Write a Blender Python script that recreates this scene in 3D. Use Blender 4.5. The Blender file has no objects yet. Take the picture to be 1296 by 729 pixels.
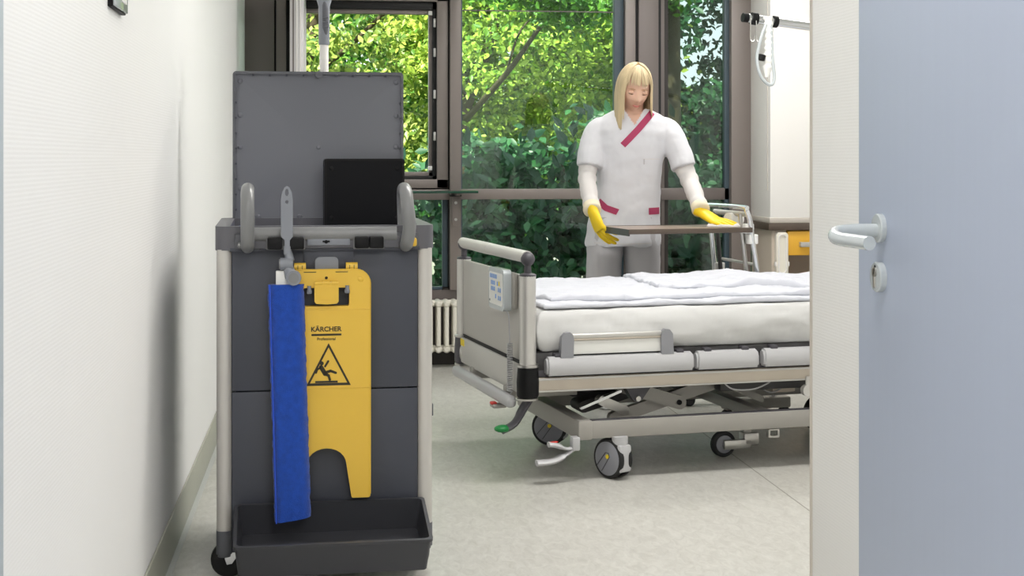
import bpy, bmesh, math, random
import numpy as np
from mathutils import Vector, Matrix, Euler, Quaternion, noise

random.seed(7)
np.random.seed(7)
SC = bpy.context.scene
COL = SC.collection
R = math.radians

# ------------------------------------------------------------------ camera
YAW = 7.24                      # the camera looks a little to the right of the long wall
cam_d = bpy.data.cameras.new('camera')
cam = bpy.data.objects.new('camera', cam_d)
COL.objects.link(cam)
cam.location = (0, 0, 1.18)
cam.rotation_euler = (R(90), 0, R(-YAW))
cam_d.sensor_width = 36
cam_d.lens = 1840 / 1296 * 36
cam_d.shift_y = -(364.5 - 200) / 1296
cam_d.clip_end = 200
SC.camera = cam

# ------------------------------------------------------------------ sky, sun, exposure
SC.view_settings.view_transform = 'Standard'
SC.view_settings.look = 'None'
SC.view_settings.gamma = 1
SC.view_settings.use_curve_mapping = False
SC.view_settings.exposure = 0.0
world = bpy.data.worlds.new('sky')
SC.world = world
world.use_nodes = True
bg = world.node_tree.nodes['Background']
bg.inputs['Color'].default_value = (0.86, 0.93, 1.0, 1)
bg.inputs['Strength'].default_value = 2.4
sun_d = bpy.data.lights.new('sun', 'SUN')
sun_d.energy = 15.0
sun_d.angle = R(0.6)
sun_d.color = (1.0, 0.96, 0.86)
sun = bpy.data.objects.new('sun', sun_d)
COL.objects.link(sun)
sun.location = (-3, -6, 14)
sun.rotation_euler = Vector((0.30, 0.62, -0.80)).to_track_quat('-Z', 'Y').to_euler()


def area_light(name, loc, size, energy, color, parent=None, rot=(0, 0, 0)):
    d = bpy.data.lights.new(name, 'AREA')
    d.shape = 'RECTANGLE'
    d.size, d.size_y = size
    d.energy = energy
    d.color = color
    o = bpy.data.objects.new(name, d)
    COL.objects.link(o)
    o.location = loc
    o.rotation_euler = rot
    if parent:
        o.parent = parent
    return o


# ceiling luminaires of the room, the entry and the corridor: (x, y, size_x, size_y, watts)
LAMPS = [(1.3, 4.7, 1.5, 0.5, 38.0), (0.35, 2.3, 0.9, 0.3, 11.0), (0.80, -0.3, 0.7, 0.3, 52.0), (-1.0, -0.7, 1.2, 0.3, 34.0),
         (1.9, 6.9, 1.5, 0.4, 26.0)]
CEIL = 2.62


# ------------------------------------------------------------------ materials
def srgb(r, g, b):
    def f(u):
        u /= 255.0
        return u / 12.92 if u <= 0.04045 else ((u + 0.055) / 1.055) ** 2.4
    return (f(r), f(g), f(b), 1)


def mat(name, rgb, rough=0.5, metal=0.0, bump=0.0, bscale=200.0, var=0.0, vscale=6.0, spec=0.5, coat=0.0,
        stretch=(1, 1, 1), sheen=0.0, sss=0.0):
    m = bpy.data.materials.new(name)
    m.use_nodes = True
    nt = m.node_tree
    b = nt.nodes['Principled BSDF']
    b.inputs['Base Color'].default_value = srgb(*rgb)
    b.inputs['Roughness'].default_value = rough
    b.inputs['Metallic'].default_value = metal
    b.inputs['Specular IOR Level'].default_value = spec
    b.inputs['Coat Weight'].default_value = coat
    b.inputs['Sheen Weight'].default_value = sheen
    if sss:
        b.inputs['Subsurface Weight'].default_value = sss
        b.inputs['Subsurface Radius'].default_value = (0.01, 0.004, 0.002)
    tc = nt.nodes.new('ShaderNodeTexCoord')
    mp = nt.nodes.new('ShaderNodeMapping')
    mp.inputs['Scale'].default_value = stretch
    nt.links.new(tc.outputs['Object'], mp.inputs['Vector'])
    if var > 0:
        n = nt.nodes.new('ShaderNodeTexNoise')
        n.inputs['Scale'].default_value = vscale
        n.inputs['Detail'].default_value = 6
        nt.links.new(mp.outputs['Vector'], n.inputs['Vector'])
        mx = nt.nodes.new('ShaderNodeMix')
        mx.data_type = 'RGBA'
        c = srgb(*rgb)
        mx.inputs['A'].default_value = tuple(v * (1 - var) for v in c[:3]) + (1,)
        mx.inputs['B'].default_value = tuple(min(1, v * (1 + var)) for v in c[:3]) + (1,)
        nt.links.new(n.outputs['Fac'], mx.inputs['Factor'])
        nt.links.new(mx.outputs['Result'], b.inputs['Base Color'])
    if bump > 0:
        n2 = nt.nodes.new('ShaderNodeTexNoise')
        n2.inputs['Scale'].default_value = bscale
        n2.inputs['Detail'].default_value = 3
        nt.links.new(mp.outputs['Vector'], n2.inputs['Vector'])
        bp = nt.nodes.new('ShaderNodeBump')
        bp.inputs['Strength'].default_value = bump
        bp.inputs['Distance'].default_value = 0.002
        nt.links.new(n2.outputs['Fac'], bp.inputs['Height'])
        nt.links.new(bp.outputs['Normal'], b.inputs['Normal'])
    return m


def wall_paint(name, rgb):
    """painted woven glass-fibre wall covering: fine horizontal ribs"""
    m = mat(name, rgb, 0.6, var=0.012, vscale=3)
    nt = m.node_tree
    b = nt.nodes['Principled BSDF']
    tc = nt.nodes.new('ShaderNodeTexCoord')
    w = nt.nodes.new('ShaderNodeTexWave')
    w.wave_type = 'BANDS'
    w.bands_direction = 'Z'
    w.inputs['Scale'].default_value = 44
    w.inputs['Distortion'].default_value = 1.2
    w.inputs['Detail'].default_value = 2
    w.inputs['Detail Scale'].default_value = 6
    n = nt.nodes.new('ShaderNodeTexNoise')
    n.inputs['Scale'].default_value = 160
    ad = nt.nodes.new('ShaderNodeMath')
    ad.operation = 'ADD'
    nt.links.new(tc.outputs['Object'], w.inputs['Vector'])
    nt.links.new(tc.outputs['Object'], n.inputs['Vector'])
    nt.links.new(w.outputs['Fac'], ad.inputs[0])
    nt.links.new(n.outputs['Fac'], ad.inputs[1])
    bp = nt.nodes.new('ShaderNodeBump')
    bp.inputs['Strength'].default_value = 0.13
    bp.inputs['Distance'].default_value = 0.0012
    nt.links.new(ad.outputs[0], bp.inputs['Height'])
    nt.links.new(bp.outputs['Normal'], b.inputs['Normal'])
    return m


def floor_mat(name):
    """marbled linoleum"""
    m = mat(name, (190, 190, 180), 0.30, spec=0.45)
    nt = m.node_tree
    b = nt.nodes['Principled BSDF']
    tc = nt.nodes.new('ShaderNodeTexCoord')
    mp = nt.nodes.new('ShaderNodeMapping')
    mp.inputs['Scale'].default_value = (1, 0.45, 1)
    nt.links.new(tc.outputs['Object'], mp.inputs['Vector'])
    n = nt.nodes.new('ShaderNodeTexNoise')
    n.inputs['Scale'].default_value = 34
    n.inputs['Detail'].default_value = 8
    n.inputs['Roughness'].default_value = 0.7
    n.inputs['Distortion'].default_value = 1.0
    nt.links.new(mp.outputs['Vector'], n.inputs['Vector'])
    r = nt.nodes.new('ShaderNodeValToRGB')
    e = r.color_ramp.elements
    e[0].position = 0.28
    e[0].color = srgb(180, 178, 171)
    e[1].position = 0.72
    e[1].color = srgb(210, 209, 203)
    nt.links.new(n.outputs['Fac'], r.inputs['Fac'])
    nt.links.new(r.outputs['Color'], b.inputs['Base Color'])
    n2 = nt.nodes.new('ShaderNodeTexNoise')
    n2.inputs['Scale'].default_value = 3.0
    n2.inputs['Detail'].default_value = 4
    nt.links.new(tc.outputs['Object'], n2.inputs['Vector'])
    mr = nt.nodes.new('ShaderNodeMapRange')
    mr.inputs['To Min'].default_value = 0.25
    mr.inputs['To Max'].default_value = 0.38
    nt.links.new(n2.outputs['Fac'], mr.inputs['Value'])
    nt.links.new(mr.outputs['Result'], b.inputs['Roughness'])
    return m


def glass_mat(name, tint, refl=1.0):
    """window pane: lets light through with a slight tint and mirrors at a glancing angle"""
    m = bpy.data.materials.new(name)
    m.use_nodes = True
    nt = m.node_tree
    nt.nodes.clear()
    out = nt.nodes.new('ShaderNodeOutputMaterial')
    tr = nt.nodes.new('ShaderNodeBsdfTransparent')
    tr.inputs['Color'].default_value = (*tint, 1)
    gl = nt.nodes.new('ShaderNodeBsdfGlossy')
    gl.inputs['Roughness'].default_value = 0.0
    fr = nt.nodes.new('ShaderNodeFresnel')
    fr.inputs['IOR'].default_value = 1.5
    ml = nt.nodes.new('ShaderNodeMath')
    ml.operation = 'MULTIPLY'
    ml.inputs[1].default_value = refl
    mx = nt.nodes.new('ShaderNodeMixShader')
    nt.links.new(fr.outputs['Fac'], ml.inputs[0])
    nt.links.new(ml.outputs[0], mx.inputs['Fac'])
    nt.links.new(tr.outputs[0], mx.inputs[1])
    nt.links.new(gl.outputs[0], mx.inputs[2])
    nt.links.new(mx.outputs[0], out.inputs['Surface'])
    return m


def emit_mat(name, rgb, strength):
    m = bpy.data.materials.new(name)
    m.use_nodes = True
    b = m.node_tree.nodes['Principled BSDF']
    b.inputs['Base Color'].default_value = srgb(*rgb)
    b.inputs['Emission Color'].default_value = srgb(*rgb)
    b.inputs['Emission Strength'].default_value = strength
    return m


M = {
    'wall': wall_paint('white_wall_covering', (244, 244, 243)),
    'white': mat('white_paint', (244, 242, 239), 0.55),
    'ceiling': mat('ceiling_white', (240, 240, 238), 0.8),
    'floor': floor_mat('grey_linoleum'),
    'base': mat('linoleum_skirting', (172, 173, 160), 0.4, var=0.05, vscale=30),
    'weld': mat('weld_seam', (196, 198, 196), 0.4),
    'seam': mat('floor_seam', (150, 148, 138), 0.5),
    'frame': mat('taupe_aluminium', (133, 124, 120), 0.42, 0.15, bump=0.03, bscale=300),
    'frame2': mat('taupe_aluminium_inner', (112, 104, 101), 0.45, 0.15),
    'gasket': mat('black_gasket', (14, 14, 15), 0.6),
    'gasket_blue': mat('slate_gasket', (66, 82, 92), 0.45),
    'sash': mat('anodised_sash', (215, 213, 214), 0.35, 0.3),
    'glass': glass_mat('window_glass', (0.86, 0.95, 0.88)),
    'glass_dark': glass_mat('tinted_window_glass', (0.64, 0.71, 0.67), 1.3),
    'radiator': mat('radiator_enamel', (236, 232, 220), 0.35),
    'dark_base': mat('dark_skirting', (52, 48, 46), 0.6),
    'door': mat('blue_grey_laminate', (174, 184, 204), 0.5, var=0.02, vscale=60, stretch=(1, 1, 0.03)),
    'door_edge': mat('beige_edge_seal', (206, 199, 190), 0.6),
    'enamel': mat('pale_grey_nylon', (186, 193, 196), 0.18, coat=0.3),
    'enamel_dark': mat('dark_slot', (60, 60, 58), 0.6),
    'jamb': mat('blue_grey_jamb', (190, 200, 208), 0.5),
    'yellow_lam': mat('amber_laminate', (235, 180, 58), 0.45),
    'beige': mat('beige_laminate', (196, 184, 170), 0.5, var=0.03, vscale=20),
    'brown': mat('dark_brown_worktop', (86, 74, 64), 0.4, var=0.08, vscale=30),
    'chrome': mat('chrome', (220, 222, 224), 0.12, 1.0),
    'steel': mat('brushed_steel', (190, 188, 184), 0.3, 1.0, bump=0.05, bscale=400),
    'alu': mat('silver_aluminium', (198, 196, 192), 0.36, 0.55),
    'black': mat('black_plastic', (9, 9, 11), 0.5, spec=0.25),
    'rubber': mat('black_rubber', (26, 26, 27), 0.65),
    'glass_green': mat('green_glass_edge', (18, 78, 58), 0.08),
}
M['glass_green'].node_tree.nodes['Principled BSDF'].inputs['Transmission Weight'].default_value = 0.3


# ------------------------------------------------------------------ mesh helpers
def new_bm():
    return bmesh.new()


def merge(bm, part, mtx=None):
    me = bpy.data.meshes.new('tmp')
    part.to_mesh(me)
    part.free()
    if mtx is not None:
        me.transform(mtx)
    bm.from_mesh(me)
    bpy.data.meshes.remove(me)


def box(bm, lo, hi, bev=0.0, seg=2, mtx=None):
    b = bmesh.new()
    bmesh.ops.create_cube(b, size=1)
    lo, hi = Vector(lo), Vector(hi)
    c, d = (lo + hi) / 2, hi - lo
    for v in b.verts:
        v.co = Vector((v.co.x * d.x, v.co.y * d.y, v.co.z * d.z)) + c
    if bev > 0:
        bev = min(bev, 0.49 * min(d))
        bmesh.ops.bevel(b, geom=b.edges[:], offset=bev, segments=seg, profile=0.5, affect='EDGES')
    merge(bm, b, mtx)


def frame_of(d):
    d = Vector(d).normalized()
    up = Vector((0, 0, 1)) if abs(d.z) < 0.95 else Vector((0, 1, 0))
    a = d.cross(up).normalized()
    return a, a.cross(d).normalized()


def loft(bm, rings, cap=True, close=True):
    vr = [[bm.verts.new(p) for p in ring] for ring in rings]
    n = len(vr[0])
    m = n if close else n - 1
    for i in range(len(vr) - 1):
        for j in range(m):
            k = (j + 1) % n
            try:
                bm.faces.new((vr[i][j], vr[i][k], vr[i + 1][k], vr[i + 1][j]))
            except ValueError:
                pass
    if cap and close:
        bm.faces.new(vr[0][::-1])
        bm.faces.new(vr[-1])
    return vr


def tube(bm, pts, r, n=12, cap=True, flat=1.0, fixed=None):
    """pts: path; r: radius or list; flat: squash across the second axis"""
    pts = [Vector(p) for p in pts]
    rs = r if isinstance(r, (list, tuple)) else [r] * len(pts)
    rings = []
    a = None
    for i, p in enumerate(pts):
        d = (pts[min(i + 1, len(pts) - 1)] - pts[max(i - 1, 0)])
        if d.length < 1e-9:
            d = Vector((0, 0, 1))
        d.normalize()
        if fixed is not None:
            a = Vector(fixed)
            a = (a - d * a.dot(d)).normalized()
        elif a is None:
            a, _ = frame_of(d)
        else:
            a = a - d * a.dot(d)
            a = a.normalized() if a.length > 1e-6 else frame_of(d)[0]
        b = d.cross(a)
        rings.append([p + (a * math.cos(t) + b * math.sin(t) * flat) * rs[i]
                      for t in (2 * math.pi * k / n for k in range(n))])
    loft(bm, rings, cap)


def cyl(bm, p0, p1, r0, r1=None, n=20):
    tube(bm, [p0, p1], [r0, r0 if r1 is None else r1], n)


def smooth_path(pts, k=6):
    """Catmull-Rom through pts"""
    P = [Vector(p) for p in pts]
    out = []
    for i in range(len(P) - 1):
        p0, p1, p2, p3 = P[max(i - 1, 0)], P[i], P[i + 1], P[min(i + 2, len(P) - 1)]
        for j in range(k):
            t = j / k
            out.append(0.5 * ((2 * p1) + (p2 - p0) * t + (2 * p0 - 5 * p1 + 4 * p2 - p3) * t * t
                              + (3 * p1 - p0 - 3 * p2 + p3) * t ** 3))
    out.append(P[-1])
    return out


def prism(bm, outer, holes=(), y0=0.0, y1=0.01, bev=0.0, mtx=None):
    """outline in the x-z plane filled and given thickness from y0 to y1"""
    b = bmesh.new()
    edges = []
    for loop in (outer, *holes):
        vs = [b.verts.new((x, y0, z)) for x, z in loop]
        for i in range(len(vs)):
            edges.append(b.edges.new((vs[i], vs[(i + 1) % len(vs)])))
    r = bmesh.ops.triangle_fill(b, use_beauty=True, use_dissolve=False, edges=edges)
    faces = [g for g in r['geom'] if isinstance(g, bmesh.types.BMFace)]
    ex = bmesh.ops.extrude_face_region(b, geom=faces)
    vs = [g for g in ex['geom'] if isinstance(g, bmesh.types.BMVert)]
    bmesh.ops.translate(b, verts=vs, vec=(0, y1 - y0, 0))
    bmesh.ops.recalc_face_normals(b, faces=b.faces[:])
    merge(bm, b, mtx)


def round_rect(x0, z0, x1, z1, r, n=6):
    pts = []
    for cx, cz, a0 in ((x1 - r, z1 - r, 0), (x0 + r, z1 - r, 90), (x0 + r, z0 + r, 180), (x1 - r, z0 + r, 270)):
        for i in range(n + 1):
            a = R(a0 + 90 * i / n)
            pts.append((cx + r * math.cos(a), cz + r * math.sin(a)))
    return pts


def ellipsoid(bm, c, r, n=20, m=14, mtx=None):
    b = bmesh.new()
    bmesh.ops.create_uvsphere(b, u_segments=n, v_segments=m, radius=1)
    for v in b.verts:
        v.co = Vector((v.co.x * r[0], v.co.y * r[1], v.co.z * r[2]))
    t = Matrix.Translation(Vector(c)) @ (mtx.to_4x4() if mtx is not None else Matrix.Identity(4))
    merge(bm, b, t)


def lathe(bm, prof, axis0, axis1, n=28):
    """prof: (t, r) along the line from axis0 in unit direction towards axis1"""
    a0 = Vector(axis0)
    d = (Vector(axis1) - a0).normalized()
    u, w = frame_of(d)
    rings = [[a0 + d * t + (u * math.cos(q) + w * math.sin(q)) * max(r, 1e-5)
              for q in (2 * math.pi * k / n for k in range(n))] for t, r in prof]
    loft(bm, rings, True)


def obj(name, bm, m, parent=None, smooth=38, props=None):
    bmesh.ops.recalc_face_normals(bm, faces=bm.faces[:])
    me = bpy.data.meshes.new(name)
    bm.to_mesh(me)
    bm.free()
    if smooth:
        for p in me.polygons:
            p.use_smooth = True
        me.set_sharp_from_angle(angle=R(smooth))
    me.materials.append(m)
    o = bpy.data.objects.new(name, me)
    COL.objects.link(o)
    if parent:
        o.parent = parent
    for k, v in (props or {}).items():
        o[k] = v
    return o


def tag(o, label, cat, group=None):
    o['label'] = label
    o['category'] = cat
    if group:
        o['group'] = group
    return o


def thing(name, label, cat, loc=(0, 0, 0), rz=0.0, group=None):
    o = bpy.data.objects.new(name, None)
    COL.objects.link(o)
    o.location = loc
    o.rotation_euler = (0, 0, R(rz))
    o.empty_display_size = 0.1
    return tag(o, label, cat, group)


def B(name, m, parent, lo, hi, bev=0.0, **kw):
    bm = new_bm()
    box(bm, lo, hi, bev)
    return obj(name, bm, m, parent, **kw)


def struct(name, m, lo, hi, parent=None, bev=0.0):
    o = B(name, m, parent, lo, hi, bev)
    o['kind'] = 'structure'
    return o


def dup(o, parent=None):
    c = o.copy()
    COL.objects.link(c)
    c.parent = parent
    for ch in o.children:
        dup(ch, c)
    return c


def remeshed(bm, voxel, smooth_it=4, factor=0.5):
    """one continuous skin over everything in bm"""
    me = bpy.data.meshes.new('tmp')
    bmesh.ops.recalc_face_normals(bm, faces=bm.faces[:])
    bm.to_mesh(me)
    bm.free()
    o = bpy.data.objects.new('tmp', me)
    COL.objects.link(o)
    md = o.modifiers.new('r', 'REMESH')
    md.mode = 'VOXEL'
    md.voxel_size = voxel
    if smooth_it:
        sm = o.modifiers.new('s', 'SMOOTH')
        sm.iterations = smooth_it
        sm.factor = factor
    dg = bpy.context.evaluated_depsgraph_get()
    res = bpy.data.meshes.new_from_object(o.evaluated_get(dg))
    out = bmesh.new()
    out.from_mesh(res)
    bpy.data.objects.remove(o)
    bpy.data.meshes.remove(me)
    bpy.data.meshes.remove(res)
    return out


# ================================================================== the setting
WL = -0.46          # face of the left wall
WY = 8.30           # inner face of the window wall
fl = struct('floor', M['floor'], (-2.6, -2.2, -0.12), (3.45, 8.42, 0))
for x in (1.60,):
    B('floor_seam', M['seam'], fl, (x - 0.002, 3.2, 0.0), (x + 0.002, 8.2, 0.0006))
struct('ceiling', M['ceiling'], (-2.6, -2.2, CEIL), (3.45, 8.42, CEIL + 0.15))
wl = struct('wall_left', M['wall'], (WL - 0.14, 1.3, 0), (WL, 8.42, CEIL))
struct('wall_right', M['wall'], (3.3, 3.37, 0), (3.44, 8.42, CEIL))
we = struct('wall_entry', M['wall'], (1.15, 1.3, 0), (1.27, 3.37, CEIL), bev=0.004)
struct('wall_partition', M['wall'], (1.27, 3.25, 0), (3.3, 3.37, CEIL))
struct('wall_corridor_left', M['wall'], (-2.6, 1.16, 0), (WL, 1.3, CEIL))
struct('wall_corridor_right', M['wall'], (1.06, 1.16, 0), (3.45, 1.3, CEIL))
struct('wall_lintel', M['wall'], (WL, 1.16, 2.2), (1.06, 1.3, CEIL))
struct('wall_back', M['wall'], (-2.6, -2.2, 0), (3.45, -2.06, CEIL))
struct('wall_corridor_end', M['wall'], (-2.6, -2.06, 0), (-2.48, 1.16, CEIL))
struct('wall_corridor_far', M['wall'], (3.33, -2.06, 0), (3.45, 1.16, CEIL))
bb = struct('baseboard_left', M['base'], (WL, 2.16, 0), (WL + 0.008, WY, 0.125), bev=0.003)
B('weld_seam', M['weld'], bb, (WL + 0.008, 2.16, 0.0), (WL + 0.024, WY, 0.004))
struct('trim_1', M['jamb'], (WL, 1.9, 0), (WL + 0.014, 2.095, CEIL), bev=0.004)
struct('trim_2', M['door_edge'], (1.1485, 3.355, 0), (1.156, 3.372, CEIL))

# lower window wall, upper window wall and an unseen block added for garden shade
struct('wall_window_parapet', M['frame2'], (WL, WY, 0.0), (2.46, WY + 0.12, 0.425))
struct('baseboard_window', M['dark_base'], (WL, WY - 0.012, 0.0), (2.46, WY, 0.085))
struct('wall_window_head', M['frame'], (WL, WY, 2.48), (3.3, WY + 0.12, CEIL))
struct('wall_shade_block', M['white'], (-7, -2.2, CEIL + 0.15), (8, 8.42, 4.6))

# ---- window 1: open casement beside the long wall, fixed pane below
F, F2, G = M['frame'], M['frame2'], M['gasket']
w1 = struct('window_1', F2, (-0.288, WY + 0.062, 0.425), (0.694, WY + 0.068, 0.44))


def bar(parent, name, m, x0, x1, z0, z1, y0=WY, y1=WY + 0.07, bev=0.002):
    return B(name, m, parent, (x0, y0, z0), (x1, y1, z1), bev)


TOP = 2.48
struct('trim_3', F2, (WL, WY - 0.012, 0.425), (-0.297, WY + 0.08, TOP), bev=0.003)
bar(w1, 'gasket', G, -0.297, -0.286, 0.425, TOP, WY + 0.02)
bar(w1, 'frame_stile', F, -0.286, -0.231, 0.425, TOP, WY - 0.004)
bar(w1, 'rebate', G, -0.231, -0.175, 1.03, 2.36, WY + 0.03)
bar(w1, 'frame_rail', F, -0.231, 0.685, 2.075, 2.16, WY)
bar(w1, 'rebate', G, -0.18, 0.622, 2.03, 2.076, WY + 0.03)
bar(w1, 'inner_frame', F, -0.18, 0.600, 2.006, 2.034, WY + 0.055, WY + 0.1)
bar(w1, 'rebate', G, 0.598, 0.622, 1.06, 2.075, WY + 0.03)
bar(w1, 'inner_frame', F, 0.578, 0.601, 1.075, 2.03, WY + 0.055, WY + 0.1)
bar(w1, 'frame_stile', F, 0.622, 0.685, 1.008, 2.16, WY)
bar(w1, 'rebate', G, -0.18, 0.622, 1.058, 1.078, WY + 0.03)
bar(w1, 'inner_frame', F, -0.18, 0.600, 1.074, 1.100, WY + 0.055, WY + 0.1)
bar(w1, 'frame_rail', F, -0.231, 0.685, 1.008, 1.058, WY)
bar(w1, 'gasket', G, 0.685, 0.695, 0.44, TOP, WY + 0.02)
bar(w1, 'gasket', G, -0.231, 0.685, 1.0, 1.009, WY + 0.02)
bar(w1, 'transom', F, -0.231, 0.694, 0.941, 1.0, WY - 0.004)
bar(w1, 'gasket', M['gasket_blue'], 0.655, 0.686, 0.44, 0.941, WY + 0.03)
bar(w1, 'gasket', M['gasket_blue'], -0.231, 0.655, 0.425, 0.442, WY + 0.02)
bar(w1, 'pane', M['glass'], -0.231, 0.66, 0.44, 0.945, WY + 0.05, WY + 0.056, 0)
bar(w1, 'pane', M['glass'], -0.231, 0.685, 2.16, TOP, WY + 0.05, WY + 0.056, 0)
for z in (1.11, 2.0):
    bm = new_bm()
    box(bm, (0.575, WY + 0.035, z), (0.602, WY + 0.06, z + 0.024), 0.003)
    obj('corner_bracket', bm, M['white'], w1)
for z in (1.28, 1.52, 1.76, 1.93):
    bm = new_bm()
    box(bm, (0.604, WY + 0.018, z), (0.618, WY + 0.036, z + 0.05), 0.003)
    obj('keeper', bm, M['alu'], w1)
# the casement itself swung a quarter turn into the room
sash = new_bm()
sx0, sx1, sy0, sy1 = -0.190, -0.118, WY - 0.80, WY + 0.0
for (y0, y1, z0, z1) in ((sy0, sy0 + 0.07, 1.04, 2.09), (sy1 - 0.07, sy1, 1.04, 2.09),
                         (sy0, sy1, 1.04, 1.11), (sy0, sy1, 2.02, 2.09)):
    box(sash, (sx0, y0, z0), (sx1, y1, z1), 0.004)
so = obj('sash', sash, M['sash'], w1)
for k, x in enumerate((-0.176, -0.158, -0.140)):
    bm = new_bm()
    box(bm, (x, sy0 - 0.004, 1.05), (x + 0.007, sy0, 2.08), 0.001)
    obj('sash_groove', bm, M['frame2'] if k == 0 else M['white'], so)
B('pane', M['glass'], so, (-0.158, sy0 + 0.06, 1.10), (-0.150, sy1 - 0.06, 2.03))

# ---- window 2: wide fixed light
w2 = struct('window_2', F, (0.694, WY - 0.03, 0.425), (0.758, WY + 0.07, TOP), bev=0.003)
bar(w2, 'transom', F, 0.758, 1.712, 0.943, 1.002, WY - 0.01)
bar(w2, 'bottom_rail', F, 0.758, 1.712, 0.425, 0.46, WY)
bar(w2, 'gasket', M['gasket_blue'], 1.656, 1.712, 1.002, TOP, WY + 0.015)
bar(w2, 'gasket', M['gasket_blue'], 1.656, 1.712, 0.46, 0.943, WY + 0.015)
bar(w2, 'gasket', M['gasket_blue'], 0.758, 0.770, 0.46, TOP, WY + 0.03)
bar(w2, 'pane', M['glass'], 0.765, 1.66, 1.0, TOP, WY + 0.045, WY + 0.052, 0)
bar(w2, 'pane', M['glass'], 0.765, 1.66, 0.45, 0.945, WY + 0.045, WY + 0.052, 0)
bar(w2, 'reflected_line', F2, 0.765, 1.66, 2.028, 2.034, WY + 0.04, WY + 0.046, 0)  # thin bar stands in for a faint line reflected in the pane
struct('trim_4', F, (1.712, WY - 0.03, 0.425), (1.773, WY + 0.07, TOP), bev=0.003)
struct('trim_5', G, (1.773, WY + 0.0, 0.425), (1.793, WY + 0.07, TOP))
struct('trim_6', F2, (1.791, WY - 0.03, 0.425), (1.909, WY + 0.09, TOP), bev=0.003)
# ---- window 3: narrow light by the pier
w3 = struct('window_3', G, (1.909, WY + 0.0, 0.425), (1.930, WY + 0.09, TOP))
bar(w3, 'stile', F2, 1.930, 1.958, 0.44, TOP, WY + 0.03, WY + 0.10)
bar(w3, 'reflection_strip', M['dark_base'], 1.958, 1.985, 0.44, TOP, WY + 0.05, WY + 0.30)  # dark strip put in for the reflection beside the stile
bar(w3, 'transom', F2, 1.930, 2.344, 0.935, 1.004, WY + 0.02)  # darker taupe stands in for shade on the recessed transom
bar(w3, 'bottom_rail', F2, 1.930, 2.344, 0.425, 0.46, WY + 0.02)
bar(w3, 'gasket', M['gasket_blue'], 2.316, 2.346, 0.44, TOP, WY + 0.02)
bar(w3, 'pane', M['glass_dark'], 1.955, 2.32, 1.0, TOP, WY + 0.055, WY + 0.062, 0)
bar(w3, 'pane', M['glass_dark'], 1.955, 2.32, 0.45, 0.94, WY + 0.055, WY + 0.062, 0)
struct('trim_7', F, (2.344, WY - 0.03, 0.0), (2.462, WY + 0.09, TOP), bev=0.003)

# ---- pier with panelling on the right, over the cabinet
pier = struct('wall_pier', M['white'], (2.462, 7.9, 0.843), (3.3, 8.42, CEIL), bev=0.003)
B('lower_edge_strip', M['door_edge'], pier, (2.458, 7.895, 0.816), (3.3, 8.3, 0.845), 0.002)
bm = new_bm()
box(bm, (2.458, 7.94, 1.0), (2.4625, 7.944, CEIL))
obj('panel_joint', bm, M['door_edge'], pier)

# ---- bedside cabinet run under the pier
cb = thing('wall_cabinet', 'beige cabinet with dark brown worktop and amber drawer in the far corner', 'cabinet', (2.47, 7.9, 0))
B('worktop', M['brown'], cb, (-0.025, -0.03, 0.776), (0.83, 0.385, 0.816), 0.004)
B('side_panel', M['beige'], cb, (0.0, 0.0, 0.0), (0.02, 0.385, 0.776), 0.002)
B('stile', M['beige'], cb, (0.02, 0.0, 0.0), (0.085, 0.02, 0.776), 0.002)
B('back_panel', M['beige'], cb, (0.02, 0.36, 0.0), (0.82, 0.385, 0.776))
B('side_panel', M['beige'], cb, (0.80, 0.0, 0.0), (0.82, 0.36, 0.776))
B('shelf', M['beige'], cb, (0.02, 0.02, 0.40), (0.80, 0.36, 0.42))
dr = B('drawer', M['yellow_lam'], cb, (0.09, -0.012, 0.634), (0.60, 0.3, 0.770), 0.003)
bm = new_bm()
box(bm, (0.155, -0.042, 0.682), (0.42, -0.034, 0.710), 0.003)
box(bm, (0.155, -0.036, 0.682), (0.167, -0.01, 0.710), 0.002)
box(bm, (0.408, -0.036, 0.682), (0.42, -0.01, 0.710), 0.002)
obj('handle', bm, M['alu'], dr)
dp = thing('paper_dispenser', 'slim white plastic holder mounted on the beige cabinet stile', 'holder', (2.522, 7.9, 0))
bm = new_bm()
prism(bm, round_rect(-0.034, 0.515, 0.034, 0.765, 0.02), (), -0.032, 0.0)
b0 = obj('body', bm, M['radiator'], dp)
bm = new_bm()
prism(bm, round_rect(-0.024, 0.535, 0.024, 0.755, 0.022), (round_rect(-0.019, 0.54, 0.019, 0.75, 0.018),), -0.040, -0.031)
obj('rim', bm, M['white'], dp)
B('clip', M['white'], dp, (-0.042, -0.036, 0.575), (-0.033, -0.012, 0.60), 0.003)
B('clip', M['white'], dp, (0.033, -0.036, 0.575), (0.042, -0.012, 0.60), 0.003)

# ---- glass shelf fixed to the mullion
gs = thing('glass_shelf', 'narrow green glass shelf on a bracket in front of the window mullion', 'shelf', (0, 0, 0))
B('shelf_board', M['glass_green'], gs, (0.10, 8.06, 0.984), (0.835, 8.25, 0.996), 0.001)
bm = new_bm()
box(bm, (0.705, WY - 0.045, 0.79), (0.747, WY - 0.03, 0.985), 0.002)
box(bm, (0.715, 8.10, 0.970), (0.737, WY - 0.03, 0.984), 0.002)
br = obj('bracket', bm, M['frame'], gs)
for z in (0.83, 0.925):
    bm = new_bm()
    cyl(bm, (0.726, WY - 0.052, z), (0.726, WY - 0.044, z), 0.008, n=12)
    obj('bolt', bm, M['steel'], br)
B('bracket_plate', M['gasket'], br, (0.69, 8.2, 0.962), (0.755, 8.262, 0.972), 0.001)

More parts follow.
